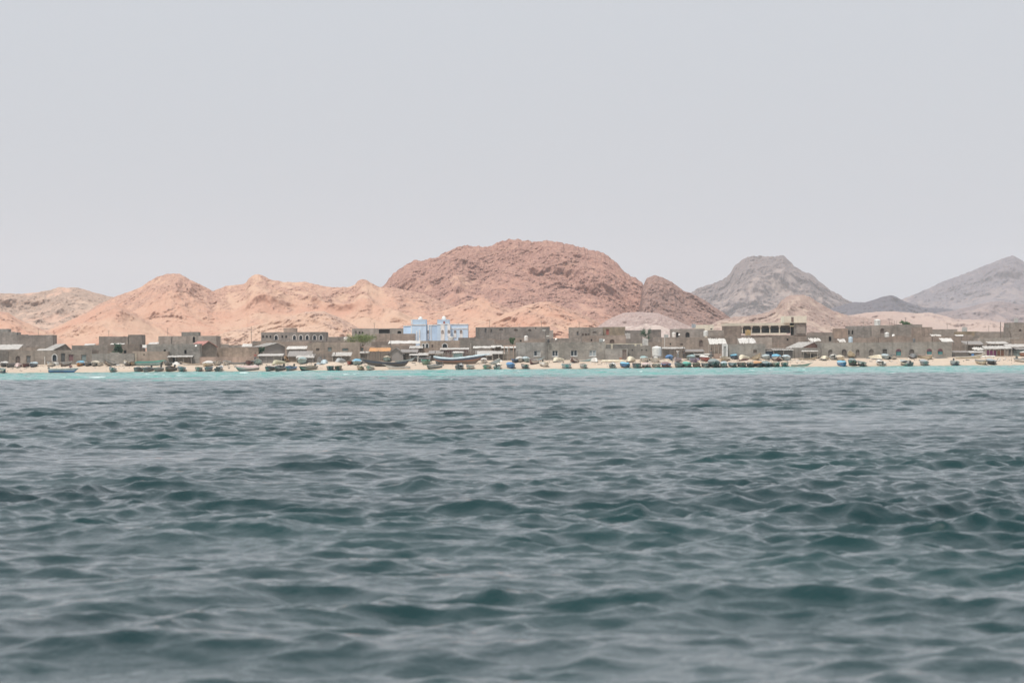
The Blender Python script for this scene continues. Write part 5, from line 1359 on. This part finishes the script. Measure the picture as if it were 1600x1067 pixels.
canopy('white tarpaulin stretched over the grey block house', 1156, 1182, 536.5, 528.5, 497, 5, 'tarp', posts=2, wav=.1)
hut('dark lean-to full of blue bags right of the grey block house', 1194, 1214, 545, 494, 'navy', 'sheet_dark', rise=.4)
hut('tarred shelter with a thin pale roof edge left of the red doored hut', 1208, 1240, 544.5, 493.4, 'net', 'sheet', rise=.3, posts=3)
hut('white awning strip over the red door', 1254, 1278, 547.8, 491.8, None, 'tarp', rise=.12, depth=1.4, posts=3, cat='porch', name='porch')
canopy('white crumpled sheet on the roof left of the pale blue tank', 1266, 1284, 533, 528.5, 515, 4, 'tarp', posts=2, wav=.14)
canopy('two part white roof sheet behind the long arched building', 1311, 1322, 534, 530, 510, 3, 'tarp', posts=2, wav=.14)
canopy('leaning white roof sheet near the right end of the long arched building', 1472, 1491, 534, 528.5, 504, 4, 'tarp', posts=2)
canopy('thin white roof sheet above the leaning one', 1495, 1511, 525.3, 523, 530, 3, 'tarp', posts=2, wav=.03)
canopy('small white roof scrap behind the rubble house', 1456, 1472, 524.8, 522.5, 540, 3, 'tarp', posts=2, wav=.1)
hut('grey corrugated hut right of the long arched building', 1488, 1514, 548, 493.5, 'sheet_dark', 'sheet_dark', rise=.3)
hut('brown board hut with a small black opening', 1512, 1540, 548.3, 494, 'timber', 'sheet', rise=.3)
fence('tangle of leaning poles above the grey corrugated hut', 1490, 1512, 536, 499, 'stick')
hut('upper brushwood hut with ragged roof, right of the tangle of poles', 1507, 1536, 533, 504, 'stick', 'sheet_dark', rise=.6, posts=3)
canopy('crumpled white cloth roof above the brown board hut', 1522, 1538, 547, 543, 497, 3, 'tarp', posts=3, wav=.1)
hut('open shelter with long pale roof and purple cloths', 1539, 1581, 540.5, 494, None, 'sheet', rise=.5, posts=8, depth=3)
hut('upper shack with flat grey roof behind the purple cloths', 1546, 1575, 533.5, 503, 'stick', 'sheet', rise=.4, posts=3)
MBc = MB().box(-.9, .9, 0, .04, 0, .95).build('hanging_cloth', P['magenta'], None, label='magenta cloth hanging under the open shelter', cat='cloth'); p_ = at(1550, 556, 494.6); MBc.location = p_
MBc = MB().box(-.7, .7, 0, .04, 0, .9).build('hanging_cloth', P['rust'], None, label='reddish cloth hanging right of the magenta one', cat='cloth'); MBc.location = at(1562, 556, 494.6)
hut('shack with wide pale roof at the right edge', 1574, 1640, 537.5, 498, 'sheet_dark', 'sheet', rise=.5, posts=4)
hut('teal walled shack at the right edge behind the rust red skiff', 1588, 1640, 543, 494.5, 'teal', 'sheet_dark', rise=.3)
hut('grey shanty behind the purplish low house', 640, 660, 540.5, 503, 'stick', 'sheet', rise=.4)

# ---- roof furniture
tank('white tank on the low grey block left of the acacia', 540.5, 526.3, 533.5, 7.2, 549)
tank('white tank on the rubbly brown house left of the lamp poles', 822, 524.2, 532.5, 6.3, 520)
cube_tank('large white cube tank below the upper room with the red door', 981, 520.3, 529.3, 7.8, 550)
cube_tank('white cube tank on the brown house left of the big beach tank', 1008.5, 529, 540, 8.6, 509)
tank('big white cylindrical tank standing on the beach side', 1026.5, 540.5, 556.5, 15, 492.4)
MB().box(-.75, .75, 0, 1.5, -1.2, 0).build('tank_plinth', W_grey, None, label='grey block plinth under the big white beach tank', cat='plinth').location = at(1026.5, 556.5, 492.2)
cube_tank('white cube tank beside the rusty pink panel room', 1041, 522.3, 531, 6.6, 512.5)
tank('white tank left of the two arched openings', 1053, 519, 526.8, 6.2, 556)
cube_tank('pale blue cube tank on the cream back block', 1084, 506, 512.5, 6, 587, 'plastic_blue')
tank('white tank in front of the two arched openings', 1103, 516.5, 525, 7.4, 515)
cube_tank('orange yellow cube tank in front of the modern building', 1169, 515, 524.5, 8, 524, 'plastic_yellow')
tank('tall pale blue tank behind the long arched building', 1329.5, 526, 535, 7, 500, 'plastic_blue')
tank('large white domed tank on the tall arched window house', 1371.5, 498.5, 508.5, 10, 560)
tank('white ribbed tank right of the tall arched window', 1386.3, 519, 528, 7.2, 526)
cube_tank('white cube tank on the yellowish low house', 1507.5, 510.8, 518, 7.2, 557)
cube_tank('white cube tank on the tall house at the right edge', 1588, 497.2, 504, 5.6, 552)
tank('small dark tank on the long arched building', 1428.5, 528.5, 534.5, 4.2, 497, 'dgrey')
tank('small white tank lying behind the villa front', 704.5, 525.8, 531.5, 9, 520)
tank('dark barrel at the foot of the lamp poles', 857, 530, 535, 3.6, 497, 'black')
cube_tank('white air unit on the roof corner of the brown grey beach house', 939.5, 529, 534.8, 6, 494.5)
dish('satellite dish right of the white ribbed tank', 1396, 524.3, 4.4, 526, ybase=529)
dish('satellite dish at the right corner of the brown grey beach house', 943.5, 532, 4, 496, ybase=536)
dish('satellite dish on the corner of the grey brown house with two little windows', 306.5, 540.5, 3.6, 495.5, -20, ybase=544)
dish('satellite dish on the low grey plastered roof house', 869, 530, 3.4, 520, ybase=534)
dish('satellite dish behind the two arched openings house', 1061.5, 523, 3, 514, ybase=528)
pole('tall grey lamp pole with two white heads', 852.8, 516.5, 560, 493, lamp=True, cat='lamp pole', name='lamp_pole', r=.09)
pole('thin utility pole above the tan plastered house', 392.5, 509.5, 540, 540, arm=.5, cat='utility pole', name='utility_pole')
pole('short bare post left of the bright white roof sheet', 345.3, 526, 540, 540)
pole('pale wooden post on the beach before the low tan house', 212.3, 552, 570, 490.5, mat='cream', r=.08)
pole('white post in front of the old brown house', 70, 557, 570, 491, mat='white', r=.09)
pole('tall thin pole left of the house at the right edge', 1563.3, 503, 540, 545, r=.1)
pole('thin pole in front of the big white awning', 610.5, 517, 560, 500)
pole('white post left of the brushwood shelter', 1038.3, 526, 545, 499, mat='white', r=.05)
pole('thin pole beside the small white post at the long thin canopy', 735.5, 536, 552, 500, mat='pole')
pole('thin mast on the house with two slits', 1349, 499, 510, 563, r=.04, mat='pole', base=False)
pole('thin mast left of the large white domed tank', 1366, 495.5, 509, 562, r=.035, mat='white', base=False)
pole('thin grey pole over the black tarpaulin shelter', 653, 556, 566, 490.8, mat='white', r=.07)
pole('thin post at the left of the pale turquoise roofed huts', 793, 541, 560, 494.2, mat='white', r=.06)
pole('slender pole on the shack roofs at the right', 1555, 530, 545, 500, r=.04, mat='pole')
pole('pole in front of the white tarpaulin over the grey block house', 1170, 524, 537, 496, r=.05, mat='pole', base=False)
def rods(lab, q0, q1, y0, y1, Y, n):
    a = at(q0, y1, Y); b = at(q1, y1, Y); h = at(q0, y0, Y).z - a.z; m = MB()
    for k in range(n):
        x = (b.x - a.x) * k / (n - 1); m.bar((x, 0, -.1), (x + .05, 0, h), .03, 4)
    m.bar((0, 0, h * .6), (b.x - a.x, 0, h * .65), .025, 4)
    o = m.build('rebar_frame', P['pole_dark'], None, label=lab, cat='metal frame'); o.location = a
rods('rusty frame of rods on the roof left of the roof bush', 1389.5, 1401, 501, 509, 562, 4)

for q, y0, y1, YY, wh in ((60, 513, 525, 535, 'long grey upper house with piers'), (170, 516, 526, 550, 'plain grey back house at the left'), (262, 512, 525, 545, 'wide grey house with a roof room'),
        (585, 504, 514, 575, 'house behind the acacia'), (765, 500, 511, 563, 'left part of the long grey slit house'), (846, 501, 511, 563, 'right end of the long grey slit house'), (905, 502, 512, 563, 'grey house with the red upper door'),
        (1415, 496, 507, 565, 'pale grey house with the roof bush'), (1480, 505, 515, 568, 'low grey house left of the small white cube tank'), (1545, 509, 519, 556, 'long windowless block near the tall pole')):
    b_ = at(q, y1 + 1, YY); t_ = at(q, y0, YY).z - b_.z; m = MB().bar((0, 0, 0), (0, 0, t_), .03, 5)
    for k_ in range(4): m.bar((-.3 + .04 * k_, 0, t_ * (.98 - .09 * k_)), (.3 - .04 * k_, 0, t_ * (.98 - .09 * k_)), .012, 4)
    m.build('aerial', P['pole_dark'], None, label='thin aerial on the ' + wh, cat='aerial', group='thin aerials on the flat roofs').location = b_
# ---- trees
tree('dark green bushy tree behind the long low grey wall', 175.5, 193, 537, 554, 498, 'conic', seed=3, n=2200, leaf=LEAF2)
tree('spreading light green acacia between the low grey block and the wide dark opening', 545, 584, 521, 538, 514, 'acacia', seed=5, n=2600)
tree('nearly bare dark tree beside the rusty pink panel room', 1001, 1017, 514.5, 538, 545, 'bare', seed=7, leaf=LEAF2, cat='bare tree')
tree('green bush on the roof of the pale grey house', 1406, 1424, 502, 512, 566, 'bush', seed=9, n=1100, leaf=LEAF3, cat='bush', name='bush')
tree('small dark green bush left of the grey boarded shed', 405, 413, 544, 553, 497, 'bush', seed=11, n=600, leaf=LEAF2, cat='bush', name='bush')
tree('small green bush behind the peach pergola', 795, 804, 528, 538, 512, 'bush', seed=13, n=600, leaf=LEAF3, cat='bush', name='bush')

# ---- beach things
def drum(label, px, off, r, h, col):
    Y = Y_at(px, off); p = at(px, wl(px) - off, Y)
    m = MB().lathe([(r * .97, 0), (r, .03), (r, h * .32), (r * 1.04, h * .34), (r, h * .36), (r, h * .64), (r * 1.04, h * .66), (r, h * .68), (r, h - .03), (r * .95, h)], 18)
    root = empty('drum', (p.x, Y, ground(Y) - .03), label, 'drum'); m.build('shell', P[col], root)
    MB().lathe([(r * .9, h - .002), (r * .9, h + .015)], 18).build('lid', P[col], root)
drum('fat white drum on the sand between two pale skiffs', 88, 12, .42, .62, 'plastic_white')
drum('small blue drum right of the sky blue covered skiff with orange hull', 133, 12, .22, .5, 'blue')
drum('dark drum beside the dark grey skiff at the black doorway', 252, 12, .25, .55, 'black')
drum('white drum at the foot of the big beach tank', 1024.5, 13.5, .36, .6, 'plastic_white')
drum('blue drum near the brown board hut', 1520, 14.5, .25, .55, 'blue')
drum('rusty drum left of the tall overturned cream skiff', 970, 13, .25, .55, 'rust')
def heap(label, px, off, w, h, col, name='net_heap', cat='heap of nets', sd=1, depth=1.2):
    Y = Y_at(px, off); p = at(px, wl(px) - off, Y); W = w / F * Y; H = h / F * Y
    n, k = 26, 12; x = np.linspace(-1, 1, n); y = np.linspace(-1, 1, k); X, YY = np.meshgrid(x, y)
    Z = np.clip(1 - (np.abs(X) ** 2.2 + np.abs(YY) ** 2), 0, 1) ** .6 * (.75 + .5 * fbm(X * 3 + sd * 9, YY * 2, 3))
    o = grid_mesh(name, X * W / 2, YY * depth, Z * H - .05, P[col]); o.location = (p.x, Y, ground(Y)); setp(o, label, cat)
heap('dark heap of fishing nets behind the low white skiff', 338, 14, 22, 5, 'net', sd=1)
heap('dark nets piled left of the low pale roofed stick hut', 500, 14, 12, 11, 'net', sd=2, depth=.8)
heap('nets heaped on the long dark grey boat beach', 394, 16, 12, 5, 'net', sd=3, depth=.7)
heap('white bundle of sailcloth right of the dark grey skiff at the black doorway', 275, 12, 14, 6, 'tarp', 'cloth_bundle', 'cloth bundle', 4, .8)
heap('black tarpaulin heap under the dark shelter above the green skiff', 661, 13, 14, 9, 'black', 'tarpaulin_heap', 'tarpaulin', 5, .8)
heap('pile of nets right of the blue covered turquoise skiff', 567, 12, 9, 11, 'net', sd=6, depth=.7)
heap('blue grey nets left of the overturned pale turquoise dome', 497, 11, 9, 4, 'bluegrey', sd=7, depth=.6)
heap('small white bag pile above the white skiff behind the painted boat', 782, 13, 8, 4, 'tarp', 'bag_pile', 'bag pile', 8, .5)
heap('purple net pile beside the purple skiff', 1089, 13, 9, 4, 'purple', sd=9, depth=.6)
heap('blue bags piled by the dark lean-to', 1210, 13, 9, 7, 'navy', 'bag_pile', 'bag pile', 10, .6)
heap('dark rubble at the foot of the very long arched building', 1360, 13.5, 14, 3, 'net', 'rubble_heap', 'rubble', 11, .5)
heap('dark rubble under the right teal windows', 1470, 13, 26, 2.5, 'net', 'rubble_heap', 'rubble', 12, .4)
heap('pale heap of sand beside the big beach tank', 1043, 12, 12, 5, 'tan', 'sand_heap', 'sand heap', 13, .7)
def litter():
    rr = random.Random(5); m = MB()
    for k in range(1500):
        px = rr.uniform(-30, 1630); Y = rr.uniform(482.5, 491.5) if rr.random() < .8 else rr.uniform(476, 491)
        if math.sin(px * .037) + math.sin(px * .011 + 2) < rr.uniform(-1.6, .9): continue
        p = at(px, 570, Y); z = ground(Y) - .03; L = rr.uniform(.1, .9) if rr.random() < .35 else rr.uniform(.08, .3); a = rr.uniform(0, 3.14)
        d = Vector((math.cos(a), math.sin(a), rr.uniform(-.05, .15))) * L
        m.bar((p.x, Y, z + .05), (p.x + d.x, Y + d.y, z + .06 + d.z), rr.uniform(.03, .11), 5)
    t = NT('litter_mix'); v = t.vec(); n = t.noise(v, .9, 2); n2 = t.noise(v, .5, 2)
    c = t.mix(t.ramp(n, .4, .6), (.10, .09, .08), (.42, .38, .33)); c = t.mix(t.ramp(n2, .58, .62), c, (.60, .60, .58)); t.l(c, t.b.inputs['Base Color'])
    o = m.build('beach_litter', t.m); o['kind'] = 'stuff'
litter()
# sand mound
def mound():
    px, off = 517, 6; Y = 483; p = at(px, wl(px) - off, Y); W = 46 / F * Y; H = .85
    X, YY = np.meshgrid(np.linspace(-1, 1, 60), np.linspace(-1, 1, 24))
    Z = np.clip(1 - (np.abs(X - .15) ** 1.5 + np.abs(YY) ** 2), 0, 1) * (.85 + .3 * fbm(X * 2, YY * 2, 3))
    o = grid_mesh('sand_mound', X * W / 2, YY * 3.5, Z * H + YY * .25 - .22, SANDM.m); o.location = (p.x, Y + 3, ground(Y + 3)); o['kind'] = 'structure'
mound()
# people
person('person in a dark top seated in the long blue grey skiff', 110.5, 580, 479.5, 'maroon', 'black', 'sit', 20)
person('person in a white shirt standing by the brushwood shelter', 1059, 561, 490.2, 'white', 'grey', 'stand', 15)
person('person in dark clothes right of the one in the white shirt', 1068.5, 560.5, 490.6, 'black', 'black', 'stand', -20)
person('person in dark clothes standing beside the purple clothed stall on the left', 1111, 561.5, 490.8, 'dgrey', 'dgrey', 'stand', -10)
person('person in a red top near the turquoise bow by the flat roofed hut', 399, 566.5, 489.6, 'red', 'dgrey', 'stand', 10)
#@@O2@@

# ---- haze: one closed box of thin even air
def make_haze():
    m = bpy.data.materials.new('haze_air'); m.use_nodes = True
    nt = m.node_tree; nt.nodes.remove(nt.nodes['Principled BSDF'])
    pv = nt.nodes.new('ShaderNodeVolumePrincipled'); nt.links.new(pv.outputs[0], nt.nodes['Material Output'].inputs['Volume'])
    pv.inputs['Color'].default_value = (.86, .93, 1.0, 1); pv.inputs['Density'].default_value = 0.95e-4
    pv.inputs['Anisotropy'].default_value = .1
    o = MB().box(-3900, 3900, -400, 7400, -6.5, 260).build('haze', m); o['kind'] = 'stuff'
make_haze()
